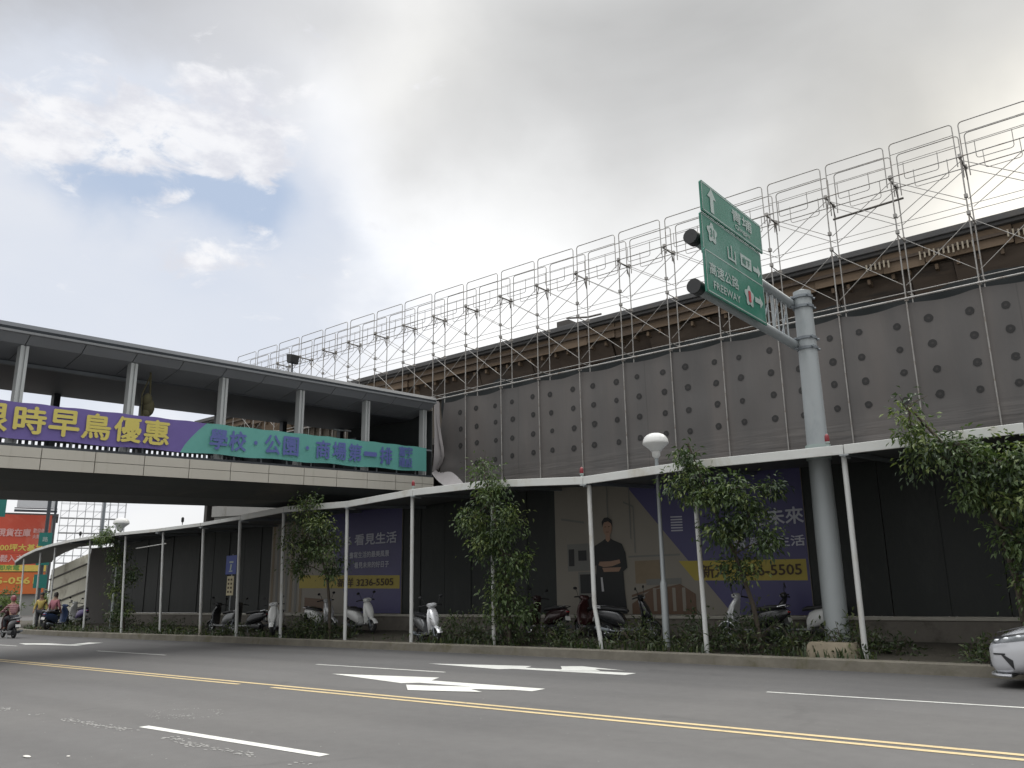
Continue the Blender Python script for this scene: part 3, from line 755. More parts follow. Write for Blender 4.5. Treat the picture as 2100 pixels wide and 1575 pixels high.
# banner along the bridge railing
bn = thing('banner', 'long purple and teal banner with Chinese writing tied along the footbridge railing', 'banner', (-22.7, 14, 5.4))
XB = -22.74
def bz(y, t): return 5.46 + .93 * t + br(y) + .018 * math.sin(y * 2.9) * (1 - t) + (.01 * math.sin(y * 6.1) if t > .9 else 0)
def bx_(y): return XB + .02 * noise.noise(Vector((y * .8, 0, 0))) + .012 * noise.noise(Vector((y * 3.1, 4, 0)))
def bface(name, ya, yb, m, parent):
    b = MB(); vs = []; fs = []; n = 120
    for i in range(n + 1):
        for j in range(5):
            t = j / 4; s = i / n
            y = ya(t) + (yb(t) - ya(t)) * s
            vs.append((bx_(y + t * .35), y, bz(y, t)))
    for i in range(n):
        for j in range(4): a = i * 5 + j; fs.append((a, a + 5, a + 6, a + 1))
    b.add(vs, fs); return b.build(name, m, parent, smooth=True)
diag = lambda t: 12.44 + .78 * t ** 1.3
bface('purple_half', lambda t: 1.5, diag, M['banner_purple'], bn)
bface('teal_half', diag, lambda t: 22.5, M['banner_teal'], bn)
UPB = Vector((0, 0, 1)); RTB = Vector((0, 1, .043))
def btext(ch, y, h, w, m, dz=0.0): return lettering(ch, 1, (XB + .042, y, 5.46 + .47 + br(y) + dz), RTB, UPB, m, bn, bold=.026, height=h, width=w)
for ch, y in zip('限時早鳥優惠', (7.40, 8.30, 9.14, 9.97, 10.83, 11.66)): btext(ch, y, .68, .74, M['banner_yellow'], .02)
for ch, y in (('學', 13.63), ('校', 14.28), ('公', 15.55), ('園', 16.25), ('商', 17.55), ('場', 18.25), ('第', 18.95), ('一', 19.65), ('排', 20.40)):
    btext(ch, y, .10 if ch == '一' else .60, .58, M['banner_blue'], .0)
for y in (14.92, 16.9): btext('·', y, .10, .10, M['banner_blue'])
for ch, y, dz in (('富', 21.2, .22), ('宇', 21.55, .22), ('建', 21.2, -.18), ('設', 21.55, -.18)): btext(ch, y, .36, .34, M['banner_blue'], dz)

# bundle hanging below the roof, floodlight on the roof
b = MB()
b.tube([(-23.3, 11.62, 8.0), (-23.3, 11.66, 7.4), (-23.3, 11.60, 6.9)], [.03, .03, .05], 8)
for (y, z, ry, rz) in ((11.60, 7.15, .14, .22), (11.66, 6.95, .17, .26), (11.58, 6.72, .12, .18), (11.52, 6.58, .10, .16)): b.ell((-23.3, y, z), .12, ry, rz, 12, 7)
b.tube([(-23.3, 11.62, 7.9), (-23.3, 11.42, 7.3), (-23.28, 11.45, 6.6)], .02, 6)
b.build('hanging_bundle', M['cloth_olive'], smooth=True, label='olive cloth bundle hanging on a cord beside a footbridge column', cat='bundle')
fl = thing('floodlight', 'small dark floodlight on a short mast above the footbridge roof', 'floodlight', (-25.0, 17.78, 9.1))
b = MB(); b.tube([(-25.0, 17.78, 8.9), (-25.0, 17.76, 9.95)], .03, 8); b.build('mast', M['metal_dark'], fl)
b = MB(); b.hexa([(-25.1, 17.58, 9.88), (-24.9, 17.6, 9.86), (-24.9, 17.96, 9.86), (-25.1, 17.96, 9.88)], [(-25.12, 17.56, 10.22), (-24.86, 17.6, 10.18), (-24.86, 17.98, 10.18), (-25.12, 17.96, 10.22)]); b.build('lamp_head', M['black_plastic'], fl, bevel=.02)

# pale concrete stair block behind the bridge end
sb = MB(); sb.bx(-39.2, -29.6, 23.6, 25.9, .1, 5.55); sb.hexa([(-39.3, 23.5, 5.56), (-29.5, 23.5, 5.2), (-29.5, 26, 5.2), (-39.3, 26, 5.56)], [(-39.3, 23.5, 6.1), (-29.5, 23.5, 5.72), (-29.5, 26, 5.72), (-39.3, 26, 6.1)])
sb.build('concrete_block', M['concrete'], label='grey concrete stair block standing behind the canopy under the footbridge', cat='wall')

# ------------------------------------------------------------------ covered walkway along the hoarding
cv = thing('covered_walkway', 'long white-edged covered walkway on slim posts in front of the dark hoarding', 'canopy', (-20, 18.5, .2))
EDGE = [(-57.5, 21.2, 3.70), (-55.6, 20.5, 3.82), (-51.8, 19.5, 4.0), (-48.2, 18.7, 4.14), (-44.7, 18.1, 4.22), (-41.5, 17.55, 4.23), (-38.9, 17.25, 4.23), (-36.1, 17.25, 4.25), (-33.1, 17.4, 4.25), (-30.0, 17.5, 4.29), (-27.3, 17.5, 4.37), (-24.7, 17.5, 4.48),
        (-21.3, 17.5, 4.40), (-18.26, 17.5, 4.52), (-15.3, 17.5, 4.50), (-12.05, 17.5, 4.29), (-8.96, 17.5, 4.36), (-5.52, 17.5, 4.31), (-2.27, 17.5, 4.32), (1.2, 17.5, 4.34), (4.6, 17.5, 4.30)]
b = MB(); vs = []; fs = []
for x, y, z in EDGE: vs += [(x, y + .06, z - .02), (x, 21.3 if x > -46 else y + 2.2, z + .22), (x, y + .06, z + .02), (x, 21.3 if x > -46 else y + 2.2, z + .26)]
for i in range(len(EDGE) - 1):
    a = i * 4; c = a + 4; fs += [(a, a + 1, c + 1, c), (a + 2, c + 2, c + 3, a + 3), (a + 1, a + 3, c + 3, c + 1)]
b.add(vs, fs); b.build('roof', M['roof_under'], cv)
for (x0, y0, z0), (x1, y1, z1) in zip(EDGE, EDGE[1:]):
    b = MB(); g = .008; h = .10 if x0 > -30 else .065
    b.hexa([(x0 + g, y0, z0 - h), (x1 - g, y1, z1 - h), (x1 - g, y1 + .055, z1 - h), (x0 + g, y0 + .055, z0 - h)], [(x0 + g, y0, z0 + h), (x1 - g, y1, z1 + h), (x1 - g, y1 + .055, z1 + h), (x0 + g, y0 + .055, z0 + h)])
    b.build('fascia', M['fascia_white'], cv, bevel=.01)
POSTS = [(-51.9, 19.75, -52.3, 3.84), (-47.9, 18.95, -48.1, 4.0), (-44.6, 18.35, -44.9, 4.1), (-38.96, 17.5, -39.2, 4.12), (-35.5, 17.5, -35.9, 4.14), (-32.56, 17.6, -32.95, 4.15), (-29.79, 17.7, -30.1, 4.18), (-27.4, 17.7, -27.62, 4.26),
         (-24.77, 17.7, -24.95, 4.37), (-21.41, 17.7, -21.51, 4.30), (-18.43, 17.7, -18.47, 4.42), (-15.25, 17.7, -15.27, 4.40), None, (-9.01, 17.7, -9.05, 4.26), (-5.6, 17.7, -5.59, 4.21), (-2.2, 17.7, -2.2, 4.22), (1.2, 17.7, 1.2, 4.24)]
for p in POSTS:
    b = MB()
    if p is None:
        b.tube([(-11.78, 17.68, .15), (-11.85, 17.70, .55), (-11.955, 17.7, 1.12), (-11.97, 17.7, 1.22), (-12.0, 17.7, 4.18)], [.056, .058, .055, .058, .06], 10)
        b.build('post', M['white_paint'], cv, smooth=True, label='bent white post kinked near its foot')
    else:
        xb, y, xt, zt = p
        b.tube([(xb, y, .13), (xb + (xt - xb) * .3, y, .13 + .3 * (zt - .13)), (xt, y, zt)], .056 if xb > -30 else .046, 10)
        b.build('post', M['white_paint'], cv, smooth=True)
for i, (x, y, z) in enumerate(EDGE[5:]):          # rafters under the roof sheets
    if i > 2:
        b = MB(); b.bx(x - .09, x + .09, y - .012, y + .06, z - .13, z - .10); b.bx(x - .02, x + .02, y + .02, y + .35, z - .16, z - .12); b.build('bracket', M['galv'], cv)
    b = MB(); b.hexa([(x, y + .07, z - .12), (x + .06, y + .07, z - .12), (x + .06, 21.1, z + .10), (x, 21.1, z + .10)], [(x, y + .07, z - .025), (x + .06, y + .07, z - .025), (x + .06, 21.1, z + .18), (x, 21.1, z + .18)]); b.build('rafter', M['galv_dark'], cv)
b = MB(); b.tube([(-35.3, 17.7, 3.62), (-32.7, 17.62, 3.70)], .02, 8); b.build('light_tube', M['lamp_white'], cv, smooth=True)

# red warning lamps and small floodlights standing on the canopy edge
def warning_lamp(x, z, lab):
    t = thing('warning_lamp', lab, 'warning lamp', (x, 17.56, z), 'red warning lamps on the canopy edge')
    b = MB(); b.lathe([(.03, 0), (.03, .06), (.05, .07), (.05, .10)], (x, 17.56, z), 12); b.build('base', M['sign_white'], t, smooth=True)
    b = MB(); b.lathe([(.045, .10), (.05, .14), (.045, .22), (.02, .26), (.004, .27)], (x, 17.56, z), 12); b.build('red_lens', M['red_lens'], t, smooth=True)
warning_lamp(-18.3, 4.62, 'red warning lamp on the canopy edge just below the end of the bridge banner')
warning_lamp(-12.12, 4.38, 'red warning lamp on the canopy edge above the bent white post')
warning_lamp(-5.85, 4.42, 'red warning lamp on the canopy edge beside the big sign pole')
def spot(x, y, z, lab):
    b = MB(); b.tube([(x, y, z), (x, y, z + .12)], .018, 6); b.lathe([(.04, .1), (.055, .14), (.055, .26), (.03, .30)], (x, y, z), 10)
    b.build('beacon', M['black_plastic'], smooth=True, label=lab, cat='beacon')
spot(-31.35, 17.5, 4.36, 'small black beacon on the canopy roof edge seen against the bright gap under the bridge')
spot(-40.3, 17.5, 4.31, 'small black beacon on the canopy edge left of the far globe lamp')

# ------------------------------------------------------------------ hoarding, its footing and the posters
hw = thing('hoarding_wall', 'dark hoarding wall under the covered walkway carrying the advertising posters', 'hoarding', (-20, 21.1, .1))
x = -44.3
while x < 6:
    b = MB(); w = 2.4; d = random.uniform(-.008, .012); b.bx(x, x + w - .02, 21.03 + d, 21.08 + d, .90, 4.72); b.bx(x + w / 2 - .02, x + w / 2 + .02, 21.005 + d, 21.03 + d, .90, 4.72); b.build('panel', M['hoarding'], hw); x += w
b = MB(); b.bx(-44.3, 6, 20.94, 21.3, .05, .80); b.build('footing', M['hoard_base'], hw)
b = MB(); b.bx(-44.3, 6, 20.90, 21.3, .803, .88); b.build('ledge', M['ledge'], hw, bevel=.01)
RX = Vector((1, 0, 0)); RZ = Vector((0, 0, 1))
def pz(parent, name, pts, m, lay):
    y = 20.985 - .004 * lay
    b = MB(); b.poly([(x, y, z) for x, z in pts]); return b.build(name, m, parent)
def ptext(parent, body, x, z, h, w, m, lay=5, bold=.02): return lettering(body, 1, (x, 20.985 - .004 * lay, z), RX, RZ, m, parent, bold=bold, height=h, width=w)
def poster_board(label, x0, x1):
    t = thing('poster', label, 'poster', ((x0 + x1) / 2, 21.0, .9)); b = MB(); b.bx(x0, x1, 20.99, 21.02, .90, 4.70); b.build('sheet', M['poster_beige'], t); return t
# right poster: kitchen photograph with a figure in black, purple wedge, yellow strip
pb = poster_board('kitchen photograph poster with a figure in black and a purple slanted field', -15.55, -7.75)
pz(pb, 'purple_field', [(-13.05, 4.69), (-9.86, .91), (-7.76, .91), (-7.76, 4.69)], M['purple'], 1)
pz(pb, 'yellow_strip', [(-11.35, 2.33), (-7.82, 2.26), (-7.82, 1.74), (-10.90, 1.80)], M['yellow'], 2)
b = MB(); y = 20.977
def rect(b, x0, x1, z0, z1, yy=y): b.poly([(x0, yy, z0), (x1, yy, z0), (x1, yy, z1), (x0, yy, z1)])
rect(b, -13.62, -13.58, 1.2, 4.69); rect(b, -12.86, -12.82, 3.0, 4.69); b.poly([(-13.05, y, 4.1), (-12.72, y, 3.95), (-12.72, y, 3.9), (-13.05, y, 4.05)]); rect(b, -12.74, -12.70, 2.6, 3.95)
b.poly([(-15.30, y, 3.75), (-14.45, y, 3.60), (-14.45, y, 3.54), (-15.30, y, 3.69)]); rect(b, -12.95, -11.3, 2.48, 2.53)
b.build('wall_lines', M['poster_grey'], pb)
pz(pb, 'oven', [(-15.10, 2.15), (-14.30, 2.15), (-14.30, 2.95), (-15.10, 2.95)], M['poster_grey'], 1); pz(pb, 'oven', [(-14.72, .95), (-14.02, .95), (-14.02, 2.12), (-14.72, 2.12)], M['poster_grey'], 2); pz(pb, 'counter', [(-12.4, 1.70), (-11.3, 1.72), (-11.3, 1.88), (-12.4, 1.86)], M['poster_grey'], 4)
for (a, c, d, e) in ((-14.66, -14.08, 1.5, 2.05), (-14.66, -14.08, 1.0, 1.4), (-15.05, -14.85, 2.3, 2.8), (-14.70, -14.40, 2.45, 2.75)): pz(pb, 'oven_door', [(a, d), (c, d), (c, e), (a, e)], M['poster_black'], 3)
b = MB(); rect(b, -12.75, -11.95, 1.75, 2.38); b.build('tiles', M['poster_tan'], pb)
b = MB(); b.poly([(-12.9, y, 1.20), (-12.3, y, 1.55), (-11.35, y, 1.72), (-10.9, y, 1.45), (-10.9, y, .92), (-12.9, y, .92)]); b.poly([(-12.9, y, 1.38), (-11.9, y, 1.66), (-11.9, y, 1.72), (-12.9, y, 1.44)]); b.build('table', M['poster_wood'], pb)
b = MB()
for xx in (-12.2, -11.9, -11.6, -11.3): rect(b, xx, xx + .1, 1.0, 1.62, y - .004)
b.build('stool_legs', M['poster_beige'], pb)
# the printed figure: flat shapes on the poster, arms folded
L = lambda lay: 20.985 - .004 * lay
def shape(name, pts, m, lay): 
    q = MB(); q.poly([(px, L(lay), pz_) for px, pz_ in pts]); q.build(name, m, pb)
def oval(cx, cz, rx, rz, n=18): return [(cx + rx * math.cos(6.283 * k / n), cz + rz * math.sin(6.283 * k / n)) for k in range(n)]
shape('figure_body', [(-14.14, .93), (-14.08, 1.8), (-14.06, 2.3), (-14.22, 2.25), (-14.20, 2.62), (-14.10, 2.86), (-13.80, 3.00), (-13.70, 3.06), (-13.54, 3.06), (-13.44, 3.00), (-13.15, 2.88), (-13.04, 2.62), (-13.00, 2.2), (-13.14, 2.1), (-13.12, 1.6), (-13.06, .93)], M['poster_black'], 4)
shape('figure_neck', [(-13.70, 3.02), (-13.62, 2.95), (-13.54, 3.02), (-13.55, 3.2), (-13.69, 3.2)], M['poster_skin'], 5)
shape('figure_face', oval(-13.62, 3.36, .155, .23), M['poster_skin'], 6)
shape('figure_hair', [(-13.80, 3.38), (-13.81, 3.55), (-13.72, 3.66), (-13.58, 3.67), (-13.46, 3.58), (-13.44, 3.38), (-13.48, 3.48), (-13.58, 3.55), (-13.72, 3.53), (-13.77, 3.46)], M['poster_black'], 7)
b = MB()
for ex in (-13.69, -13.56): b.poly([(ex - .03, L(7), 3.385), (ex + .03, L(7), 3.385), (ex + .03, L(7), 3.405), (ex - .03, L(7), 3.405)])
b.poly([(-13.67, L(7), 3.235), (-13.57, L(7), 3.235), (-13.57, L(7), 3.25), (-13.67, L(7), 3.25)]); b.build('figure_features', M['text_dark'], pb)
shape('figure_arm', [(-13.98, 2.30), (-13.94, 2.40), (-13.55, 2.40), (-13.25, 2.44), (-13.22, 2.34), (-13.5, 2.26), (-13.8, 2.24)], M['poster_skin'], 5)
shape('figure_arm', [(-13.85, 2.22), (-13.2, 2.22), (-13.28, 2.10), (-13.80, 2.10)], M['poster_skin'], 6)
shape('figure_towel', [(-13.92, 1.95), (-13.86, 1.95), (-13.82, 1.55), (-13.90, 1.55)], M['poster_white'], 5)
ptext(pb, '在未來', -8.50, 3.35, .42, 1.45, M['text_lilac']); ptext(pb, '看見好生活', -8.75, 2.72, .26, 1.9, M['text_lilac'])
ptext(pb, '新洋 3236-5505', -9.32, 2.03, .34, 2.75, M['text_dark'], 6)
for k in range(6): pz(pb, 'text_line', [(-11.52, 3.52 - .075 * k), (-11.16, 3.51 - .075 * k), (-11.16, 3.545 - .075 * k), (-11.52, 3.555 - .075 * k)], M['text_lilac'], 4)
# left poster
pa = poster_board('poster of curtains and a room with a purple field and lines of white writing', -30.3, -22.4)
pz(pa, 'purple_field', [(-26.9, 4.69), (-25.6, 1.8), (-25.2, .91), (-22.41, .91), (-22.41, 4.69)], M['purple'], 1)
pz(pa, 'yellow_strip', [(-28.3, 2.36), (-22.48, 2.22), (-22.48, 1.76), (-28.3, 1.86)], M['yellow'], 2)
for k in range(7): pz(pa, 'curtain_fold', [(-30.2 + k * .32, .95), (-30.05 + k * .32, .95), (-30.05 + k * .32, 4.6), (-30.2 + k * .32, 4.6)], M['poster_grey'] if k % 2 else M['poster_tan'], 1)
pz(pa, 'sofa', [(-27.9, .95), (-26.3, .95), (-26.3, 1.4), (-27.9, 1.5)], M['poster_wood'], 3)
ptext(pa, '6 看見生活', -24.05, 3.58, .40, 2.75, M['text_lilac'])
ptext(pa, '書寫生活的最美風景', -24.15, 3.02, .22, 2.2, M['text_lilac']); ptext(pa, '看見未來的好日子', -24.0, 2.64, .22, 1.9, M['text_lilac'])
ptext(pa, '新洋 3236-5505', -24.35, 2.02, .32, 3.1, M['text_dark'], 6)

# wall at the far left end: cream sheeting with sloping rails, grey pier
cw = thing('cream_wall', 'cream panelled wall with dark sloping rails at the far end of the walkway', 'wall', (-49.8, 21.6, 0))
sl = lambda x: (x + 52.6) * .165
for x0, x1 in ((-52.75, -50.9), (-50.88, -49.0), (-48.98, -48.15)):
    b = MB(); b.hexa([(x0, 21.5, .22 + sl(x0)), (x1, 21.5, .22 + sl(x1)), (x1, 21.6, .22 + sl(x1)), (x0, 21.6, .22 + sl(x0))], [(x0, 21.5, 3.3 + sl(x0)), (x1, 21.5, 3.3 + sl(x1)), (x1, 21.6, 3.3 + sl(x1)), (x0, 21.6, 3.3 + sl(x0))]); b.build('panel', M['cream_wall'], cw)
for h in (.42, 1.22, 2.0, 2.7):
    b = MB(); x0, x1 = -52.75, -46.9; b.hexa([(x0, 21.42, h + sl(x0)), (x1, 21.42, h + sl(x1)), (x1, 21.49, h + sl(x1)), (x0, 21.49, h + sl(x0))], [(x0, 21.42, h + .07 + sl(x0)), (x1, 21.42, h + .07 + sl(x1)), (x1, 21.49, h + .07 + sl(x1)), (x0, 21.49, h + .07 + sl(x0))]); b.build('rail', M['rail_dark'], cw)
b = MB(); b.hexa([(-52.75, 21.40, .05 + sl(-52.75)), (-47.2, 21.40, .05 + sl(-47.2)), (-47.2, 21.62, .05 + sl(-47.2)), (-52.75, 21.62, .05 + sl(-52.75))], [(-52.75, 21.40, .2 + sl(-52.75)), (-47.2, 21.40, .2 + sl(-47.2)), (-47.2, 21.62, .2 + sl(-47.2)), (-52.75, 21.62, .2 + sl(-52.75))]); b.build('kerb_edge', M['ledge'], cw)
b = MB(); b.bx(-47.6, -47.2, 21.46, 21.8, .2, 4.1); b.build('end_post', M['white_steel'], cw)
b = MB(); b.bx(-53, -47, 21.5, 22.2, 0, .9); b.build('plinth', M['concrete'], cw)
b = MB(); b.bx(-47.1, -44.4, 21.1, 22.5, .05, 4.25); b.build('concrete_pier', M['concrete_dark'], label='grey concrete pier between the cream wall and the dark hoarding', cat='pier', bevel=.03)

# ------------------------------------------------------------------ overhead road sign
gs = thing('overhead_sign', 'tall grey steel pole with two arms holding a green road sign over the lane', 'road sign', (-6.38, 18.5, .15))
b = MB(); b.lathe([(.25, .3), (.25, 2.6), (.225, 5.2), (.20, 8.1), (.20, 8.24), (.06, 8.30)], (-6.38, 18.5, 0), 28); b.build('pole', M['galv'], gs, smooth=True)
b = MB(); b.lathe([(.27, 4.30), (.27, 4.62)], (-6.38, 18.5, 0), 28); b.build('sleeve', M['sign_white'], gs, smooth=True)
for za, zb, ye in ((7.98, 8.02, 13.55), (6.98, 7.02, 13.55)):
    b = MB(); b.tube([(-6.62, 18.45, za), (-6.62, ye + .12, zb)], .105, 16); b.build('arm', M['galv'], gs, smooth=True)
    b = MB(); b.tube([(-6.62, ye + .11, zb), (-6.62, ye - .10, zb)], .145, 16); b.build('arm_cap', M['black_plastic'], gs, smooth=True)
    for dz in (-.12, .12):
        b = MB(); b.lathe([(.215, dz - .035 + za), (.238, dz - .03 + za), (.238, dz + .03 + za), (.215, dz + .035 + za)], (-6.38, 18.5, 0), 24)
        for k in range(4): a = .8 + 1.57 * k; b.tube([(-6.38 + .22 * math.cos(a), 18.5 + .22 * math.sin(a), za + dz), (-6.38 + .30 * math.cos(a), 18.5 + .30 * math.sin(a), za + dz)], .028, 6)
        b.build('clamp', M['galv_dark'], gs)
for k in range(16):
    y = 14.0 + k * .27
    b = MB(); b.tube([(-6.62, y, 7.05), (-6.62, y, 7.95)], .018 if k % 4 else .035, 6); b.build('strut', M['galv'], gs, smooth=True)
for k in range(4):
    b = MB(); y = 16.2 + k * .5; b.tube([(-6.64, y, 7.05), (-6.64, y + .5, 7.95)], .016, 6); b.build('strut', M['galv_dark'], gs, smooth=True)
SXF = -6.40
def board(name, y0, y1, z0, z1, xx, tl=.05):
    b = MB(); pts = [(y0, z0), (y1, z0), (y1, z1 - tl), (y1 - tl, z1), (y0 + tl, z1), (y0, z1 - tl)]
    b.prism([(xx, y, z) for y, z in pts], (-.035, 0, 0)); o = b.build(name, M['sign_green'], gs)
    b = MB(); m = .025; w = .022
    for (a0, a1, c0, c1) in ((y0 + m, y1 - m, z0 + m, z0 + m + w), (y0 + m, y1 - m, z1 - m - w, z1 - m), (y0 + m, y0 + m + w, z0 + m, z1 - m), (y1 - m - w, y1 - m, z0 + m, z1 - m)):
        b.poly([(xx + .004, a0, c0), (xx + .004, a1, c0), (xx + .004, a1, c1), (xx + .004, a0, c1)])
    b.build('border', M['sign_white'], o)
    return o
b1 = board('sign_board', 13.55, 16.35, 8.52, 9.17, SXF + .02)
b2 = board('sign_board', 13.52, 16.28, 7.66, 8.51, SXF - .01)
b3 = board('sign_board', 13.42, 16.12, 6.84, 7.72, SXF + .06)
RY = Vector((0, 1, 0))
def stext(p, s, y, z, h, w, m=None, dx=.03, bold=.02): return lettering(s, 1, (SXF + dx, y, z), RY, RZ, m or M['sign_white'], p, bold=bold, height=h, width=w)
def sarrow(p, y, z, s, ang, dx=.03, m=None):
    pts = [(-.5, -.14), (.1, -.14), (.1, -.36), (.5, 0), (.1, .36), (.1, .14), (-.5, .14)]; ca, sa = math.cos(ang), math.sin(ang)
    b = MB(); b.poly([(SXF + dx, y + s * (a * ca - c * sa), z + s * (a * sa + c * ca)) for a, c in pts]); b.build('arrow', m or M['sign_white'], p)
def petal(p, y, z, s, dx=.03):
    b = MB(); b.poly([(SXF + dx, y + s * (1 + .18 * math.cos(5 * a)) * math.sin(a), z + s * (1 + .18 * math.cos(5 * a)) * math.cos(a)) for a in [6.283 * k / 40 for k in range(40)]]); b.build('route_emblem', M['sign_white'], p)
sarrow(b1, 13.98, 8.86, .52, math.pi / 2, .03); stext(b1, '青埔', 15.35, 8.92, .26, .95); stext(b1, 'Qingpu', 15.35, 8.68, .13, .7)
petal(b2, 13.95, 8.18, .19, .0); stext(b2, '31', 13.95, 8.18, .17, .17, M['sign_green'], .006); stext(b2, '山', 14.78, 8.02, .34, .36, dx=.0)
b = MB(); b.poly([(SXF + .0, 15.2, 7.92), (SXF + .0, 15.72, 7.92), (SXF + .0, 15.72, 8.18), (SXF + .0, 15.2, 8.18)]); b.build('direction_box', M['sign_white'], b2)
stext(b2, '南下', 15.46, 8.05, .15, .36, M['sign_green'], .006); sarrow(b2, 15.99, 8.02, .38, 0, .0)
stext(b3, '高速公路', 14.20, 7.36, .24, 1.25, dx=.07); stext(b3, 'FREEWAY', 14.28, 7.05, .15, 1.15, dx=.07)
petal(b3, 15.32, 7.25, .20, .07); stext(b3, '1', 15.32, 7.25, .22, .07, M['sign_red'], .076, .03); sarrow(b3, 15.79, 7.27, .40, 0, .07)
# weathered stone block at its foot
b = MB(); rnd = random.Random(4)
for (x0, x1, y0, y1, z0, z1) in ((-6.75, -5.85, 17.45, 18.2, .16, .46),):
    rr = []
    for z, k in ((.14, 1.06), (.30, 1.0), (.42, .95), (.47, .85)):
        q = []
        for i in range(20):
            a = 6.283 * i / 20; ca, sa = math.cos(a), math.sin(a)
            q.append((-6.27 + .52 * k * math.copysign(abs(ca) ** .5, ca) * (1 + .10 * noise.noise(Vector((ca * 2, sa * 2, z * 4)))), 17.85 + .30 * k * math.copysign(abs(sa) ** .5, sa) * (1 + .12 * noise.noise(Vector((ca * 2, sa * 2 + 7, z * 4)))), z + .05 * noise.noise(Vector((ca * 3, sa * 3, 1)))))
        rr.append(q)
    b.rings(rr)
b.build('stone_block', M['stone'], smooth=True, label='weathered mossy stone block on the kerb in front of the sign pole', cat='stone block')

# ------------------------------------------------------------------ street lamps
def street_lamp(x, y, zt, lab, r=.32, zb=.15):
    t = thing('street_lamp', lab, 'street lamp', (x, y, zb))
    b = MB(); b.lathe([(.085, zb), (.085, 1.7), (.07, 1.75), (.055, 1.8), (.045, zt - .45)], (x, y, 0), 14); b.build('pole', M['galv'], t, smooth=True)
    b = MB(); b.lathe([(.05, zt - .46), (.10, zt - .40), (.11, zt - .30), (.12, zt - .25)], (x, y, 0), 18); b.build('collar', M['lamp_white'], t, smooth=True)
    b = MB(); b.lathe([(r * .38, zt - .28), (r * .60, zt - .20), (r * .96, zt - .10), (r, zt - .075), (r * .985, zt - .04), (r * .93, zt + .03), (r * .82, zt + .09), (r * .65, zt + .14), (r * .42, zt + .175), (r * .15, zt + .19), (.01, zt + .192)], (x, y, 0), 28); b.build('lamp_shade', M['lamp_white'], t, smooth=True)
street_lamp(-10.46, 18.5, 5.25, 'white dome-headed street lamp rising in front of the brown tarpaulin', .33)
street_lamp(-39.2, 18.83, 5.05, 'white dome-headed street lamp in the bright gap under the footbridge', .36)

# parking sign under the canopy
ps = thing('parking_sign', 'blue sign over a cream plate on a post in the dark walkway', 'sign', (-30.85, 19.5, .15))
b = MB(); b.tube([(-30.85, 19.55, .1), (-30.85, 19.55, 3.25)], .028, 8); b.build('post', M['galv'], ps, smooth=True)
b = MB(); b.bx(-31.25, -30.5, 19.5, 19.52, 2.45, 3.2); b.build('blue_plate', M['sign_blue'], ps, bevel=.004)
b = MB()
for a in ([(-30.95, 2.62), (-30.85, 2.62), (-30.80, 2.85), (-30.92, 2.85)], [(-31.0, 2.9), (-30.72, 2.9), (-30.72, 2.97), (-31.0, 2.97)], [(-31.0, 2.55), (-30.75, 2.55), (-30.75, 2.60), (-31.0, 2.60)]): b.poly([(x, 19.494, z) for x, z in a])
b.build('symbol', M['sign_white'], ps)
b = MB(); b.bx(-31.1, -30.62, 19.5, 19.52, 1.62, 2.38); b.build('cream_plate', M['sign_cream'], ps, bevel=.004)
b = MB()
for k in range(4):
    for j in range(2): b.poly([(-31.03 + j * .2, 19.495, 1.72 + k * .16), (-30.91 + j * .2, 19.495, 1.72 + k * .16), (-30.91 + j * .2, 19.495, 1.80 + k * .16), (-31.03 + j * .2, 19.495, 1.80 + k * .16)])
b.build('lettering', M['text_dark'], ps)

# ------------------------------------------------------------------ vegetation
def leaf(b, c, d, s, rnd, asp=.42):
    """one folded leaf: four points, two faces about the midrib"""
    d = d.normalized(); side = d.cross(Vector((0, 0, 1)))
    if side.length < .05: side = Vector((1, 0, 0))
    side.normalize(); nrm = side.cross(d)
    side = (side * math.cos(rnd.uniform(-.9, .9)) + nrm * math.sin(rnd.uniform(-.9, .9))).normalized()
    tip = c + d * s; mid = c + d * s * .45
    w = side * s * asp * .5; up = nrm * s * .08
    b.add([c, mid + w + up, tip - nrm * s * .12, mid - w + up], [(0, 1, 2), (0, 2, 3)])
def crown(b, spheres, n, size, rnd, droop=.55, clus=34, spread=.155):
    tot = sum(r ** 2.2 for _, r in spheres)
    for c, r in spheres:
        c = Vector(c); k = max(1, int(n * r ** 2.2 / tot / clus))
        for _ in range(k):
            d = Vector((rnd.gauss(0, 1), rnd.gauss(0, 1), rnd.gauss(0, 1))).normalized()
            cc = c + d * r * .92 * rnd.random() ** .5; cc.z = max(cc.z, .3)
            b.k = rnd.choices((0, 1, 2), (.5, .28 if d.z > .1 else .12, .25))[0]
            sp = spread * rnd.uniform(.6, 1.25)
            for _ in range(int(clus * rnd.uniform(.6, 1.4))):
                o = Vector((rnd.gauss(0, sp), rnd.gauss(0, sp), rnd.gauss(0, sp * .8)))
                dd = (o.normalized() * .8 + Vector((rnd.gauss(0, .5), rnd.gauss(0, .5), rnd.gauss(0, .4) - droop)))
                leaf(b, cc + o, dd, size * rnd.uniform(.6, 1.3), rnd)
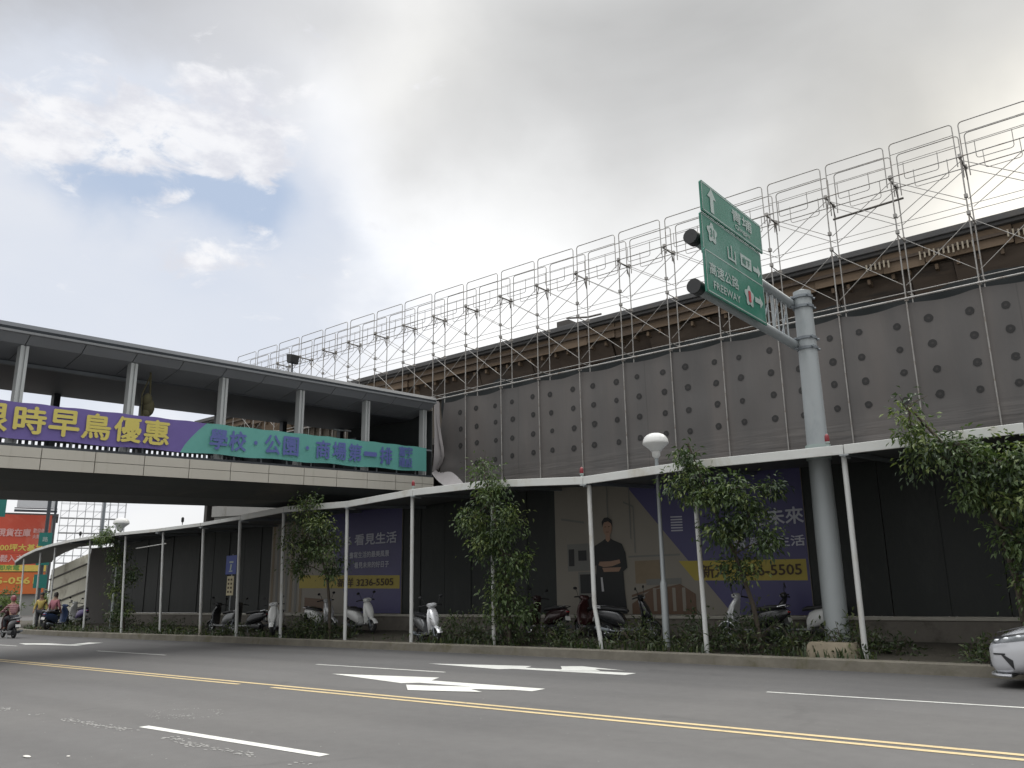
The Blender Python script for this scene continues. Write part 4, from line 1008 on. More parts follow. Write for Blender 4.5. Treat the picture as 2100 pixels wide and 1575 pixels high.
def street_tree(lab, trunk, spheres, n, size, seed, r0=.06):
    rnd = random.Random(seed); base = Vector(trunk[0])
    t = thing('street_tree', lab, 'tree', base, 'street trees along the covered walkway')
    b = MB(); m = len(trunk)
    b.tube(trunk, [r0 * (1 - .7 * i / (m - 1)) for i in range(m)], 9)
    for c, r in spheres:
        c = Vector(c); k = min(range(m), key=lambda i: (Vector(trunk[i]) - c).length + .6 * max(0, trunk[i][2] - c.z))
        p = Vector(trunk[k]); b.tube([p, p.lerp(c, .5) + Vector((0, 0, .08)), c], [r0 * .4, r0 * .28, r0 * .1], 6)
        for _ in range(3):
            e = c + Vector((rnd.gauss(0, r * .5), rnd.gauss(0, r * .5), rnd.gauss(.1, r * .4))); b.tube([c, c.lerp(e, .5) + Vector((0, 0, .04)), e], [r0 * .16, r0 * .12, r0 * .06], 5)
    b.build('trunk', M['bark'], t, smooth=True)
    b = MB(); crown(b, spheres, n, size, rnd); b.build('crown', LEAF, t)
street_tree('bushy street tree with a bare lower trunk in front of the left poster', [(-22.65, 18.1, .15), (-22.60, 18.0, 1.2), (-22.55, 17.8, 2.2), (-22.85, 17.4, 3.6), (-22.95, 17.1, 4.5)],
            [((-23.65, 17.6, 3.3), .75), ((-22.45, 17.5, 3.1), .8), ((-23.05, 17.3, 4.0), .75), ((-23.95, 17.7, 2.6), .55), ((-21.95, 17.6, 2.5), .5), ((-22.85, 17.2, 4.6), .45), ((-22.35, 17.4, 3.9), .5)], 4300, .125, 21)
street_tree('slender leafy street tree growing up past the canopy edge below the hanging tarpaulin', [(-14.86, 17.9, .15), (-14.81, 17.8, 1.4), (-14.76, 17.5, 2.6), (-14.86, 17.2, 3.9), (-15.01, 17.0, 5.0)],
            [((-15.01, 17.05, 4.75), 0.34), ((-14.86, 17.15, 4.1), 0.48), ((-15.56, 17.2, 3.5), 0.44), ((-14.46, 17.3, 3.4), 0.52), ((-15.06, 17.4, 2.8), 0.56), ((-14.26, 17.5, 2.3), 0.44), ((-14.86, 17.7, 1.7), 0.48), ((-14.36, 17.7, 1.1), 0.40), ((-15.16, 17.8, .9), 0.40)], 6200, .125, 22)
street_tree('leafy street tree in front of the kitchen poster and beside the globe lamp', [(-7.88, 18.1, .15), (-7.93, 17.9, 1.2), (-8.13, 17.6, 2.3), (-8.53, 17.3, 3.6), (-8.83, 17.1, 4.8)],
            [((-8.83, 17.15, 4.45), 0.33), ((-9.03, 17.2, 3.9), 0.40), ((-8.53, 17.2, 3.6), 0.44), ((-7.93, 17.3, 3.6), 0.40), ((-7.63, 17.4, 3.1), 0.40), ((-8.23, 17.4, 2.8), 0.44), ((-7.33, 17.6, 2.5), 0.33), ((-8.03, 17.6, 2.0), 0.33), ((-7.18, 17.6, 3.7), 0.26)], 4900, .13, 23)
street_tree('largest street tree at the right edge, its crown rising over the canopy', [(-2.82, 18.0, .15), (-2.82, 17.9, 1.5), (-2.92, 17.6, 2.6), (-3.32, 17.3, 3.7), (-4.04, 17.0, 4.9)],
            [((-4.09, 17.0, 4.85), 0.24), ((-4.07, 17.05, 4.45), 0.31), ((-3.97, 17.1, 3.95), 0.37), ((-3.42, 17.1, 4.05), 0.37), ((-3.07, 17.1, 3.75), 0.44), ((-2.52, 17.2, 3.6), 0.51), ((-3.17, 17.3, 3.15), 0.39), ((-2.47, 17.3, 2.9), 0.51), ((-2.62, 17.4, 2.25), 0.41), ((-2.12, 17.4, 2.1), 0.51), ((-2.42, 17.5, 1.5), 0.39), ((-2.02, 17.6, 1.0), 0.51), ((-1.52, 17.3, 3.5), 0.64), ((-1.22, 17.4, 2.2), 0.74)], 10500, .13, 24, .08)
street_tree('thin street tree at the far left between the cream wall and the dark hoarding', [(-36.50, 18.1, .15), (-36.55, 18.0, 1.4), (-36.70, 17.8, 2.8), (-36.90, 17.4, 4.1)],
            [((-36.80, 17.2, 4.2), .55), ((-37.40, 17.3, 4.1), .45), ((-36.70, 17.7, 3.3), .55), ((-36.30, 17.8, 2.5), .55), ((-35.70, 17.9, 2.7), .35), ((-36.80, 17.9, 1.9), .55), ((-36.60, 18.0, 1.0), .6)], 2700, .14, 25)

def shrub(x, y, w, h, n, seed, lab, size=.14, mats=None, name='shrub', cat='shrub', grp='shrubs along the verge'):
    rnd = random.Random(seed); t = thing(name, lab, cat, (x, y, .15), grp)
    b = MB()
    for _ in range(9):
        a = rnd.random() * 6.283; e = Vector((x + w * .45 * math.cos(a), y + .3 * math.sin(a), .15 + h * rnd.uniform(.6, .95)))
        b.tube([(x + .1 * math.cos(a), y + .1 * math.sin(a), .12), (x + w * .25 * math.cos(a), y + .2 * math.sin(a), .15 + h * .5), e], [.014, .010, .005], 5)
    b.build('stems', M['bark'], t, smooth=True)
    b = MB()
    for _ in range(n // 14):
        u = rnd.uniform(-1, 1); top = h * (1 - .5 * u * u) * rnd.uniform(.55, 1.12)
        c = Vector((x + u * w / 2, y + rnd.gauss(0, .26), .15 + top * rnd.random() ** .6)); b.k = rnd.choices((0, 1, 2), (.5, .2, .3))[0]
        for _ in range(14):
            o = Vector((rnd.gauss(0, .10), rnd.gauss(0, .10), rnd.gauss(0, .10)))
            leaf(b, c + o, o.normalized() + Vector((rnd.gauss(0, .5), rnd.gauss(0, .5), rnd.gauss(.35, .5))), size * rnd.uniform(.5, 1.3), rnd, .36)
    b.build('foliage', mats or WEED, t)
SH = [(-42.4, 18.3, 2.4, .75, 700, 'low dark shrub in front of the cream wall under the far canopy end'), (-37.4, 18.2, 2.2, .8, 700, 'low shrub on the verge just right of the thin far tree'), (-34.0, 18.2, 2.6, .75, 800, 'wide low shrub by the kerb in the empty dark bay left of the parking sign'),
      (-31.2, 18.1, 1.4, .55, 450, 'small shrub at the kerb below the blue parking sign'), (-28.4, 18.0, 1.1, .6, 450, 'small shrub beside the two dark scooters left of the white one'), (-23.7, 17.9, 1.9, 1.15, 1200, 'dense shrub around the foot of the tree before the left poster'), (-22.3, 18.2, 1.1, .75, 600, 'shrub at the foot of the post left of the two white scooters'),
      (-16.8, 18.0, 1.5, 1.15, 1000, 'tall shrub right of the silver-fronted scooter'), (-14.6, 18.1, 1.3, .9, 800, 'shrub with the maroon scooter behind it, right of the slender tree'), (-13.2, 18.0, 1.2, .75, 700, 'shrub just left of the bent white post'), (-11.2, 18.2, 1.3, .85, 900, 'shrub between the bent post and the globe lamp'),
      (-9.4, 18.0, 1.3, 1.0, 1100, 'bushy shrub between the globe lamp and the tree before the kitchen poster'), (-8.1, 17.9, 1.5, 1.2, 1300, 'largest dark shrub under the tree before the kitchen poster'), (-7.0, 17.9, .9, .8, 600, 'shrub left of the stone block'), (-5.3, 18.3, .7, .55, 300, 'small shrub right of the last visible white post'),
      (-6.1, 18.05, 1.2, .95, 900, 'creeping shrub covering the foot of the sign pole above the stone block'), (-3.3, 17.55, .9, .55, 450, 'shrub under the largest tree just left of the car')]
for i, (x, y, w, h, n, lab) in enumerate(SH): shrub(x, y + .15, w, h * (.70 if x < -20 else .82), int(n * .75), 40 + i, lab, .12)
# weeds and grass that nobody could count
b = MB(); rnd = random.Random(9)
for i in range(2300):
    x = rnd.uniform(-46, 4) if i % 3 else rnd.uniform(-20, 0)
    if noise.noise(Vector((x * .55, 3, 0))) < -.05: continue
    if (-22.2 < x < -18.0 or x > -5.2) and rnd.random() < .85: continue
    y = kerb_y(x) + .33 + abs(rnd.gauss(0, .45)); h = rnd.uniform(.05, .26); a = rnd.random() * 6.283
    w = .012 + h * .05; dx, dy = math.cos(a), math.sin(a); bx0 = x + dx * h * rnd.uniform(.1, .6); by0 = y + dy * h * .4
    b.k = rnd.choices((0, 1, 2), (.5, .22, .28))[0]
    b.add([(x - dy * w, y + dx * w, .16), (x + dy * w, y - dx * w, .16), ((x + bx0) / 2 + dy * w * .8, (y + by0) / 2 - dx * w * .8, .17 + h * .65), (bx0, by0, .17 + h), ((x + bx0) / 2 - dy * w * .8, (y + by0) / 2 + dx * w * .8, .17 + h * .65)], [(0, 1, 2, 4), (4, 2, 3)])
for i in range(2000):
    x = rnd.uniform(-46, 3); y = kerb_y(x) + .33 + abs(rnd.gauss(0, .5))
    if (-22.2 < x < -18.0 or x > -5.2) and rnd.random() < .8: continue
    b.k = rnd.choices((0, 1, 2), (.5, .22, .28))[0]
    leaf(b, Vector((x, y, .17 + rnd.random() * .25)), Vector((rnd.gauss(0, 1), rnd.gauss(0, 1), rnd.gauss(.6, .4))), rnd.uniform(.06, .15), rnd)
b.build('weeds', WEED, label='weeds and grass growing along the kerb', cat='weeds', kind='stuff')

# ------------------------------------------------------------------ scooters
def paint(name, col, rough=.25, metal=.2):
    m = mat(name, col, rough, metal, var=.06, spec=.6); m.node_tree.nodes['Principled BSDF'].inputs['Coat Weight'].default_value = .5; return m
P_WHITE = paint('paint_white', (.82, .83, .82), .25, 0.0); P_SILVER = paint('paint_silver', (.72, .73, .75), .22, .35); P_BLACK = paint('paint_black', (.025, .026, .03))
P_RED = paint('paint_red', (.055, .018, .018)); P_MAROON = paint('paint_maroon', (.035, .016, .018)); P_PURPLE = paint('paint_purple', (.10, .07, .20)); P_BLUE = paint('paint_blue', (.05, .08, .17)); P_GREY = paint('paint_grey', (.16, .165, .17))
def torus(b, c, R0, r, n=28, k=8, sx=1.0):
    b.rings([[(c[0] + (R0 + r * math.cos(6.283 * j / k)) * math.cos(6.283 * i / n), c[1] + sx * r * math.sin(6.283 * j / k), c[2] + (R0 + r * math.cos(6.283 * j / k)) * math.sin(6.283 * i / n)) for j in range(k)] for i in range(n)], closed=True)
def make_scooter():
    t = thing('scooter', 'x', 'scooter')
    for wx, nm in ((.64, 'front_wheel'), (-.62, 'rear_wheel')):
        b = MB(); torus(b, (wx, 0, .215), .165, .052, sx=1.05); w = b.build(nm, M['rubber'], t, smooth=True)
        b = MB(); torus(b, (wx, 0, .215), .118, .016, 24, 6, 2.2); b.lathe([(.045, -.06), (.045, .06)], (wx, 0, .215), 12, 'Y')
        for k in range(5):
            a = 6.283 * k / 5; b.tube([(wx + .03 * math.cos(a), 0, .215 + .03 * math.sin(a)), (wx + .12 * math.cos(a + .2), 0, .215 + .12 * math.sin(a + .2))], [.022, .014], 6)
        b.build('rim', M['chrome'], w, smooth=True)
    b = MB(); b.loft_x([(-.98, .07, .66, .72), (-.92, .16, .58, .76), (-.78, .25, .48, .77), (-.5, .31, .38, .76), (-.3, .31, .32, .73), (-.16, .28, .28, .66), (-.08, .24, .26, .5)]); b.build('body', P_WHITE, t, smooth=True)
    b = MB(); b.loft_x([(-.84, .17, .77, .81), (-.74, .25, .755, .85), (-.5, .28, .74, .85), (-.32, .27, .72, .81), (-.1, .24, .70, .80), (.0, .14, .68, .74)]); b.build('seat', M['black_plastic'], t, smooth=True)
    b = MB(); b.loft_x([(-.2, .30, .22, .31), (.1, .32, .22, .29), (.36, .30, .24, .32), (.42, .26, .28, .36)], p=5); b.build('floorboard', P_GREY, t, smooth=True)
    b = MB(); b.loft_z([(.27, .37, .09, .28), (.40, .41, .08, .36), (.62, .43, .07, .40), (.82, .40, .07, .36), (.96, .355, .08, .24), (1.0, .34, .06, .16)]); b.build('leg_shield', P_WHITE, t, smooth=True)
    b = MB(); b.loft_z([(.46, .60, .06, .10), (.52, .56, .20, .20), (.66, .52, .22, .28), (.82, .47, .17, .28), (.95, .41, .12, .22), (1.0, .38, .06, .14)]); b.build('front_cover', P_WHITE, t, smooth=True)
    b = MB(); rr = []
    for i in range(11):
        a = R(20 + i * 14); rr.append([(.64 + q * math.cos(a), s, .215 + q * math.sin(a)) for q, s in ((.27, -.03), (.255, -.075), (.235, -.08), (.245, 0), (.235, .08), (.255, .075), (.27, .03), (.278, 0))])
    b.rings(rr); b.build('front_fender', P_WHITE, t, smooth=True)
    b = MB()
    for s in (-.055, .055): b.tube([(.64, s * 1.5, .215), (.55, s * 1.4, .52)], .022, 8)
    b.tube([(.55, 0, .5), (.36, 0, 1.02)], .025, 8); b.build('fork', M['galv_dark'], t, smooth=True)
    b = MB(); b.loft_z([(.98, .36, .10, .16), (1.03, .39, .17, .30), (1.09, .40, .17, .32), (1.13, .38, .10, .2)]); b.build('handlebar_cover', P_WHITE, t, smooth=True)
    for s in (-1, 1):
        b = MB(); b.tube([(.38, s * .13, 1.06), (.34, s * .22, 1.07), (.27, s * .36, 1.05)], [.016, .017, .019], 8); b.build('grip', M['rubber'], t, smooth=True)
        b = MB(); b.tube([(.36, s * .2, 1.07), (.38, s * .24, 1.2), (.36, s * .29, 1.27)], .007, 6); b.ell((.35, s * .32, 1.30), .018, .065, .042, 14, 8); b.build('mirror', M['black_plastic'], t, smooth=True)
    b = MB(); b.ell((.455, 0, 1.06), .04, .10, .045, 14, 8); b.build('headlight', M['lens'], t, smooth=True)
    b = MB(); b.ell((-.955, 0, .69), .03, .07, .03, 12, 6); b.build('tail_light', M['tail_lens'], t, smooth=True)
    b = MB(); b.hexa([(-.99, -.09, .46), (-.98, -.09, .46), (-.98, .09, .46), (-.99, .09, .46)], [(-.96, -.09, .57), (-.95, -.09, .57), (-.95, .09, .57), (-.96, .09, .57)]); b.build('number_plate', M['plate'], t)
    b = MB(); b.hexa([(-.97, -.05, .40), (-.86, -.05, .40), (-.86, .05, .40), (-.97, .05, .40)], [(-.95, -.05, .62), (-.80, -.05, .62), (-.80, .05, .62), (-.95, .05, .62)]); b.build('rear_mudguard', M['black_plastic'], t)
    b = MB(); b.tube([(-.15, -.12, .22), (-.35, -.17, .22), (-.5, -.19, .24)], .02, 8); b.tube([(-.5, -.19, .24), (-.88, -.20, .31)], [.055, .048], 12); b.build('exhaust', M['galv_dark'], t, smooth=True)
    b = MB(); b.loft_x([(-.78, .16, .14, .30, .1), (-.5, .18, .12, .34, .1), (-.25, .2, .14, .32, .06), (-.12, .2, .18, .3)]); b.build('engine', M['black_plastic'], t, smooth=True)
    b = MB(); b.tube([(-.2, .1, .2), (-.26, .14, .02), (-.32, .14, 0.0)], .012, 6); b.tube([(-.2, -.11, .2), (-.2, .11, .2)], .012, 6); b.tube([(-.2, -.1, .2), (-.26, -.14, .02), (-.32, -.14, 0)], .012, 6); b.build('stand', M['galv_dark'], t, smooth=True)
    b = MB(); b.tube([(-.72, .13, .80), (-.93, .11, .84), (-.95, 0, .85), (-.93, -.11, .84), (-.72, -.13, .80)], .013, 8); b.build('grab_rail', M['chrome'], t, smooth=True)
    return t
sco = make_scooter()
SCOOT = [(-18.15, 18.15, -22, P_SILVER, P_BLACK, 'silver-fronted scooter parked at the kerb beside the post right of the left poster'),
         (-22.75, 19.55, -8, P_WHITE, P_WHITE, 'white scooter parked in front of the purple poster, nose to the right'),
         (-25.0, 19.6, -2, P_WHITE, P_SILVER, 'pale silver scooter half hidden by the tree and the post left of the white scooter'),
         (-26.1, 18.5, -48, P_WHITE, P_WHITE, 'white scooter facing the road behind the post at the left end of the poster'),
         (-28.7, 18.9, 196, P_BLACK, P_BLACK, 'black scooter just left of the white scooter that faces the road'),
         (-30.3, 18.9, 186, P_GREY, P_BLACK, 'grey scooter next to the blue parking sign'),
         (-44.6, 19.6, 184, P_PURPLE, P_WHITE, 'purple scooter parked before the cream wall at the far end'),
         (-15.0, 19.6, 168, P_MAROON, P_MAROON, 'maroon scooter deep in shade behind the shrubs left of the dark red one'),
         (-13.9, 20.2, 150, P_RED, P_RED, 'dark red scooter in shade left of the printed figure in black'),
         (-12.1, 19.5, 12, P_BLACK, P_BLACK, 'black scooter in front of the kitchen poster left of the globe lamp pole'),
         (-8.75, 19.55, 176, P_BLACK, P_SILVER, 'black scooter with silver nose behind the tree in front of the kitchen poster'),
         (-7.8, 20.35, 200, P_WHITE, P_BLACK, 'white scooter in the shade just left of the sign pole'),
         (-42.4, 17.75, 120, P_BLUE, P_BLUE, 'blue scooter parked near the two pedestrians at the far left')]
GRP = 'scooters parked under the covered walkway'
def recolour(o, body, front):
    for ch in o.children:
        nm = ch.name.split('.')[0]
        c = body if nm == 'body' else front if nm in ('leg_shield', 'front_cover', 'front_fender', 'handlebar_cover') else None
        if c:
            ch.material_slots[0].link = 'OBJECT'; ch.material_slots[0].material = c
protos = sco
for i, (x, y, rz, bc, fc, lab) in enumerate(SCOOT + [(-40.1, 14.9, 178, P_BLACK, P_RED, 'black and red scooter ridden along the far lane at the left edge')]):
    o = sco if i == 0 else copy_tree(sco)
    if i == 0 and True:
        first = o
    o['label'] = lab
    o['group'] = GRP if i < len(SCOOT) else 'scooters on the road'
    if i == 0: pend = (x, y, rz, bc, fc)
    else:
        o.location = (x, y, 0.0 if i == len(SCOOT) else .33 if y > 19.2 else .22); o.rotation_euler = (R(5) if i < len(SCOOT) else 0, 0, R(rz)); recolour(o, bc if i else bc, fc)
sco.location = (pend[0], pend[1], .17); sco.rotation_euler = (R(5), 0, R(pend[2])); recolour(sco, P_GREY, pend[3])
del sco['group']; sco['group'] = GRP

# ------------------------------------------------------------------ people
def skin(name, V, E, rad, m, parent, sub=1):
    me = bpy.data.meshes.new(name); me.from_pydata([Vector(v) for v in V], E, []); o = bpy.data.objects.new(name, me); COL.objects.link(o)
    md = o.modifiers.new('skin', 'SKIN'); md.use_smooth_shade = True
    for i, r in enumerate(rad): 
        sv = me.skin_vertices[0].data[i]; sv.radius = r if hasattr(r, '__len__') else (r, r); sv.use_root = (i == 0)
    sd_ = o.modifiers.new('sub', 'SUBSURF'); sd_.levels = sub; sd_.render_levels = sub
    bpy.context.view_layer.update()
    res = bpy.data.meshes.new_from_object(o.evaluated_get(bpy.context.evaluated_depsgraph_get()))
    COL.objects.unlink(o); bpy.data.objects.remove(o); bpy.data.meshes.remove(me)
    res.materials.clear(); res.materials.append(m); res.name = name
    r = bpy.data.objects.new(name, res); COL.objects.link(r); r.parent = parent
    return r
SKIN_M = mat('skin', (.30, .18, .125), .55, var=.05); HAIR = mat('hair', (.02, .016, .014), .6)
def person(lab, loc, rz, J, shirt, trousers, helmet=None, hair=True):
    """J: joints in local metres, +x is the way the person faces"""
    t = thing('person', lab, 'person')
    hip, chest, neck, head = Vector(J['hip']), Vector(J['chest']), Vector(J['neck']), Vector(J['head'])
    V = [hip, hip.lerp(chest, .5), chest, neck, head - Vector((0, 0, .06)), head + Vector((.01, 0, .05)), head + Vector((0, 0, .11))]
    E = [(0, 1), (1, 2), (2, 3), (3, 4), (4, 5), (5, 6)]; rad = [(.14, .11), (.13, .10), (.15, .11), .055, .075, (.085, .095), .06]
    nose = head + Vector((.105, 0, -.02)); V.append(nose); E.append((4, 7)); rad.append(.022)
    for s in (-1, 1):
        n0 = len(V); sh = chest + Vector((0, s * .17, .03)); el_ = Vector(J['elbow']) * 1; el_.y *= s; ha = Vector(J['hand']); ha.y *= s
        fd = (ha - el_).normalized()
        V += [sh, el_, ha]; E += [(2, n0), (n0, n0 + 1), (n0 + 1, n0 + 2)]; rad += [.055, .042, .032]
        for k in range(4): V.append(ha + fd * (.085 + .012 * (k in (1, 2))) + Vector((0, (k - 1.5) * .019, -.015))); E.append((n0 + 2, len(V) - 1)); rad.append(.010)
        V.append(ha + fd * .04 + Vector((0, -s * .045, .01))); E.append((n0 + 2, len(V) - 1)); rad.append(.011)
        n1 = len(V); kn = Vector(J['knee']); kn.y *= s; an = Vector(J['ankle']); an.y *= s
        V += [hip + Vector((0, s * .10, -.04)), kn, an, an + Vector((.15, 0, -.04))]; E += [(0, n1), (n1, n1 + 1), (n1 + 1, n1 + 2), (n1 + 2, n1 + 3)]; rad += [.085, .06, .042, .035]
    skin('body', V, E, rad, SKIN_M, t)
    SV = [hip, hip.lerp(chest, .5), chest, chest.lerp(neck, .7)]; SE = [(0, 1), (1, 2), (2, 3)]; SR = [(.165, .13), (.155, .125), (.175, .135), .08]
    for s in (-1, 1):
        n0 = len(SV); sh = chest + Vector((0, s * .17, .03)); el_ = Vector(J['elbow']) * 1; el_.y *= s; ha = Vector(J['hand']); ha.y *= s
        SV += [sh, el_, el_.lerp(ha, .75)]; SE += [(2, n0), (n0, n0 + 1), (n0 + 1, n0 + 2)]; SR += [.075, .06, .05]
    skin('shirt', SV, SE, SR, shirt, t)
    TV = [hip]; TE = []; TR = [(.165, .135)]
    for s in (-1, 1):
        n0 = len(TV); kn = Vector(J['knee']); kn.y *= s; an = Vector(J['ankle']); an.y *= s
        TV += [hip + Vector((0, s * .10, -.05)), kn, an.lerp(kn, .06)]; TE += [(0, n0), (n0, n0 + 1), (n0 + 1, n0 + 2)]; TR += [.105, .078, .06]
    skin('trousers', TV, TE, TR, trousers, t)
    b = MB()
    for s in (-1, 1): an = Vector(J['ankle']); an.y *= s; b.loft_x([(an.x - .09, .07, an.z - .09, an.z - .01, an.y), (an.x + .05, .09, an.z - .09, an.z - .01, an.y), (an.x + .17, .08, an.z - .09, an.z - .04, an.y)], 10)
    b.build('shoes', M['rubber'], t, smooth=True)
    b = MB()
    for s in (-1, 1): b.ell((head.x + .088, head.y + s * .034, head.z + .03), .012, .016, .010, 8, 5)
    b.build('eyes', M['black_plastic'], t, smooth=True)
    b = MB()
    for s in (-1, 1): b.ell((head.x, head.y + s * .088, head.z + .0), .022, .012, .032, 8, 5)
    b.ell((head.x + .088, head.y, head.z - .065), .012, .03, .007, 8, 5); b.build('ears_and_mouth', SKIN_M, t, smooth=True)
    b = MB(); q = .125 if helmet else .108
    b.rings([[(head.x - .012 + q * math.sin(a) * math.cos(6.283 * k / 16), head.y + q * .92 * math.sin(a) * math.sin(6.283 * k / 16), head.z + .035 + q * 1.05 * math.cos(a) - (.05 * (1 - math.cos(6.283 * k / 16)) * (a > 1.2))) for k in range(16)] for a in (.05, .4, .75, 1.1, 1.4, 1.62)])
    b.build('helmet' if helmet else 'hair', helmet or HAIR, t, smooth=True)
    t.location = loc; t.rotation_euler = (0, 0, R(rz)); return t
def stripes():
    m = bpy.data.materials.new('striped_shirt'); m.use_nodes = True; t = NT(m.node_tree); bs = m.node_tree.nodes['Principled BSDF']
    z = t.n('ShaderNodeSeparateXYZ', i_0=t.n('ShaderNodeTexCoord').outputs['Object']).outputs[2]
    s = t.m('SINE', t.m('MULTIPLY', z, 78.0))
    m.node_tree.links.new(t.mix(t.step(s, -.1, .3), (.13, .03, .04, 1), (.36, .24, .24, 1)), bs.inputs['Base Color']); bs.inputs['Roughness'].default_value = .85; return m
TROU = mat('trousers_dark', (.035, .037, .045), .85); SH_Y = mat('shirt_yellow', (.42, .33, .10), .85, var=.2); SH_P = mat('shirt_pink', (.34, .13, .16), .85, var=.2)
HEL = mat('helmet_maroon', (.20, .05, .06), .3)
person('person in a red striped top and helmet riding a scooter away along the far lane', (-40.1, 14.9, 0), 178,
       dict(hip=(-.30, 0, .90), chest=(-.14, 0, 1.30), neck=(-.10, 0, 1.46), head=(-.06, 0, 1.60), elbow=(.06, .30, 1.10), hand=(.24, .33, 1.06), knee=(.14, .17, .80), ankle=(.10, .15, .40)), stripes(), TROU, HEL)
STAND = dict(hip=(0, 0, .90), chest=(0, 0, 1.30), neck=(.01, 0, 1.46), head=(.03, 0, 1.60), elbow=(-.02, .26, 1.08), hand=(.10, .27, .86), knee=(.03, .10, .49), ankle=(-.02, .11, .09))
person('person in a yellow shirt standing on the pavement at the far left', (-43.9, 17.6, .17), -35, STAND, SH_Y, TROU)
person('person in a pink shirt standing nearest the cream wall at the far left', (-42.5, 17.65, .17), 120, STAND, SH_P, TROU)

# ------------------------------------------------------------------ car entering at the right edge, built with its nose at x = 0 pointing to -x
ct = thing('car', 'silver white saloon car nosing into the frame at the right edge', 'car')
P_CAR = paint('paint_car', (.60, .61, .64), .2, .35)
CS = [(.0, 1.10, .40, .60), (.03, 1.30, .27, .66), (.10, 1.46, .19, .72), (.22, 1.58, .18, .79), (.45, 1.68, .19, .88), (.9, 1.73, .20, .96), (1.3, 1.75, .21, 1.02), (2.2, 1.77, .21, 1.03), (3.4, 1.77, .22, 1.06), (4.0, 1.70, .26, 1.08), (4.3, 1.55, .34, 1.02), (4.42, 1.25, .42, .9)]
b = MB(); b.loft_x(CS, 48, 5.0); b.build('body', P_CAR, ct, smooth=True, sharp=60)
def car_y(x, z, p=5.0):
    for a, c in zip(CS, CS[1:]):
        if a[0] <= x <= c[0]:
            k = (x - a[0]) / (c[0] - a[0]); w, z0, z1 = (a[i] + (c[i] - a[i]) * k for i in (1, 2, 3)); break
    f = min(.985, abs((z - (z0 + z1) / 2) / ((z1 - z0) / 2)))
    return w / 2 * (1 - f ** p) ** (1 / p)
def patch(name, s_, x0, x1, lo, hi, off, m):
    b = MB(); vs = []; fs = []; n, k = 12, 4
    for i in range(n + 1):
        u = i / n; x = x0 + (x1 - x0) * u
        for j in range(k + 1):
            z = lo(u) + (hi(u) - lo(u)) * j / k
            vs.append((x - off, s_ * (car_y(x, z) + off), z))
    for i in range(n):
        for j in range(k): a = i * (k + 1) + j; fs.append((a, a + k + 1, a + k + 2, a + 1))
    b.add(vs, fs); b.build(name, m, ct, smooth=True)
b = MB(); b.loft_x([(1.02, 1.40, .96, 1.0), (1.45, 1.40, .97, 1.22), (1.95, 1.34, .98, 1.42), (2.6, 1.30, .98, 1.47), (3.2, 1.28, .98, 1.42), (3.8, 1.26, .98, 1.2), (4.1, 1.25, .98, 1.06)], 28, 3.6); b.build('windows', M['glass_dark'], ct, smooth=True)
b = MB(); b.loft_x([(1.75, 1.16, 1.38, 1.405), (2.0, 1.20, 1.42, 1.455), (2.6, 1.20, 1.45, 1.495), (3.2, 1.16, 1.41, 1.45), (3.45, 1.1, 1.34, 1.36)], 20, 4); b.build('roof', P_CAR, ct, smooth=True)
for s in (-1, 1):
    for wx in (.86, 3.46):
        b = MB(); torus(b, (wx, s * .80, .31), .235, .078, 36, 8, 1.2); w = b.build('wheel', M['rubber'], ct, smooth=True)
        b = MB(); b.lathe([(.02, -.07), (.19, -.07), (.20, .05), (.02, .05)], (wx, s * .80, .31), 20, 'Y')
        b.build('rim', M['chrome'], w, smooth=True)
    b = MB(); b.lathe([(.36, -.10), (.36, .10)], (.86, s * .79, .33), 28, 'Y'); b.build('wheel_arch', M['black_plastic'], ct, smooth=True)
    patch('headlight', s, .085, .66, lambda u: .655 + .075 * u, lambda u: .715 + .115 * u, .006, M['lamp_dark'])
    for q, zz_, rr_ in ((.16, .70, .036), (.30, .728, .04), (.47, .765, .035)):
        b = MB(); b.ell((q, s * (car_y(q, zz_) - .004), zz_), rr_ * 1.3, .022, rr_ * .8, 12, 6); b.build('reflector', M['lens'], ct, smooth=True)
    patch('headlight_rim', s, .07, .68, lambda u: .712 + .115 * u, lambda u: .738 + .12 * u, .007, M['black_plastic'])
    patch('fog_recess', s, .20, .36, lambda u: .50 - .22 * u, lambda u: .52 - .10 * u, .006, M['black_plastic'])
    patch('fog_recess', s, .09, .26, lambda u: .495, lambda u: .52, .006, M['black_plastic'])
    patch('bumper_chrome', s, .06, .40, lambda u: .21, lambda u: .235, .006, M['chrome'])
    b = MB(); b.tube([(1.3, s * .85, 1.05), (1.35, s * .92, 1.07)], .02, 8); b.ell((1.37, s * .97, 1.10), .05, .09, .065, 12, 8); b.build('mirror', P_CAR, ct, smooth=True)
b = MB(); b.hexa([(-.02, -.52, .30), (.05, -.60, .30), (.05, .60, .30), (-.02, .52, .30)], [(-.022, -.44, .46), (.05, -.50, .46), (.05, .50, .46), (-.022, .44, .46)]); b.build('lower_grille', M['black_plastic'], ct, bevel=.01)
b = MB(); b.hexa([(.0, -.40, .60), (.06, -.42, .60), (.06, .42, .60), (.0, .40, .60)], [(.05, -.42, .68), (.12, -.44, .68), (.12, .44, .68), (.05, .42, .68)]); b.build('upper_grille', M['black_plastic'], ct, bevel=.01)
b = MB(); b.loft_x([(-.02, 1.0, .17, .22), (.10, 1.46, .16, .22), (.30, 1.64, .16, .22)], 16, 5); b.build('front_lip', P_CAR, ct, smooth=True)
b = MB(); b.bx(-.035, -.022, -.17, .17, .48, .60); b.build('number_plate', M['plate'], ct)
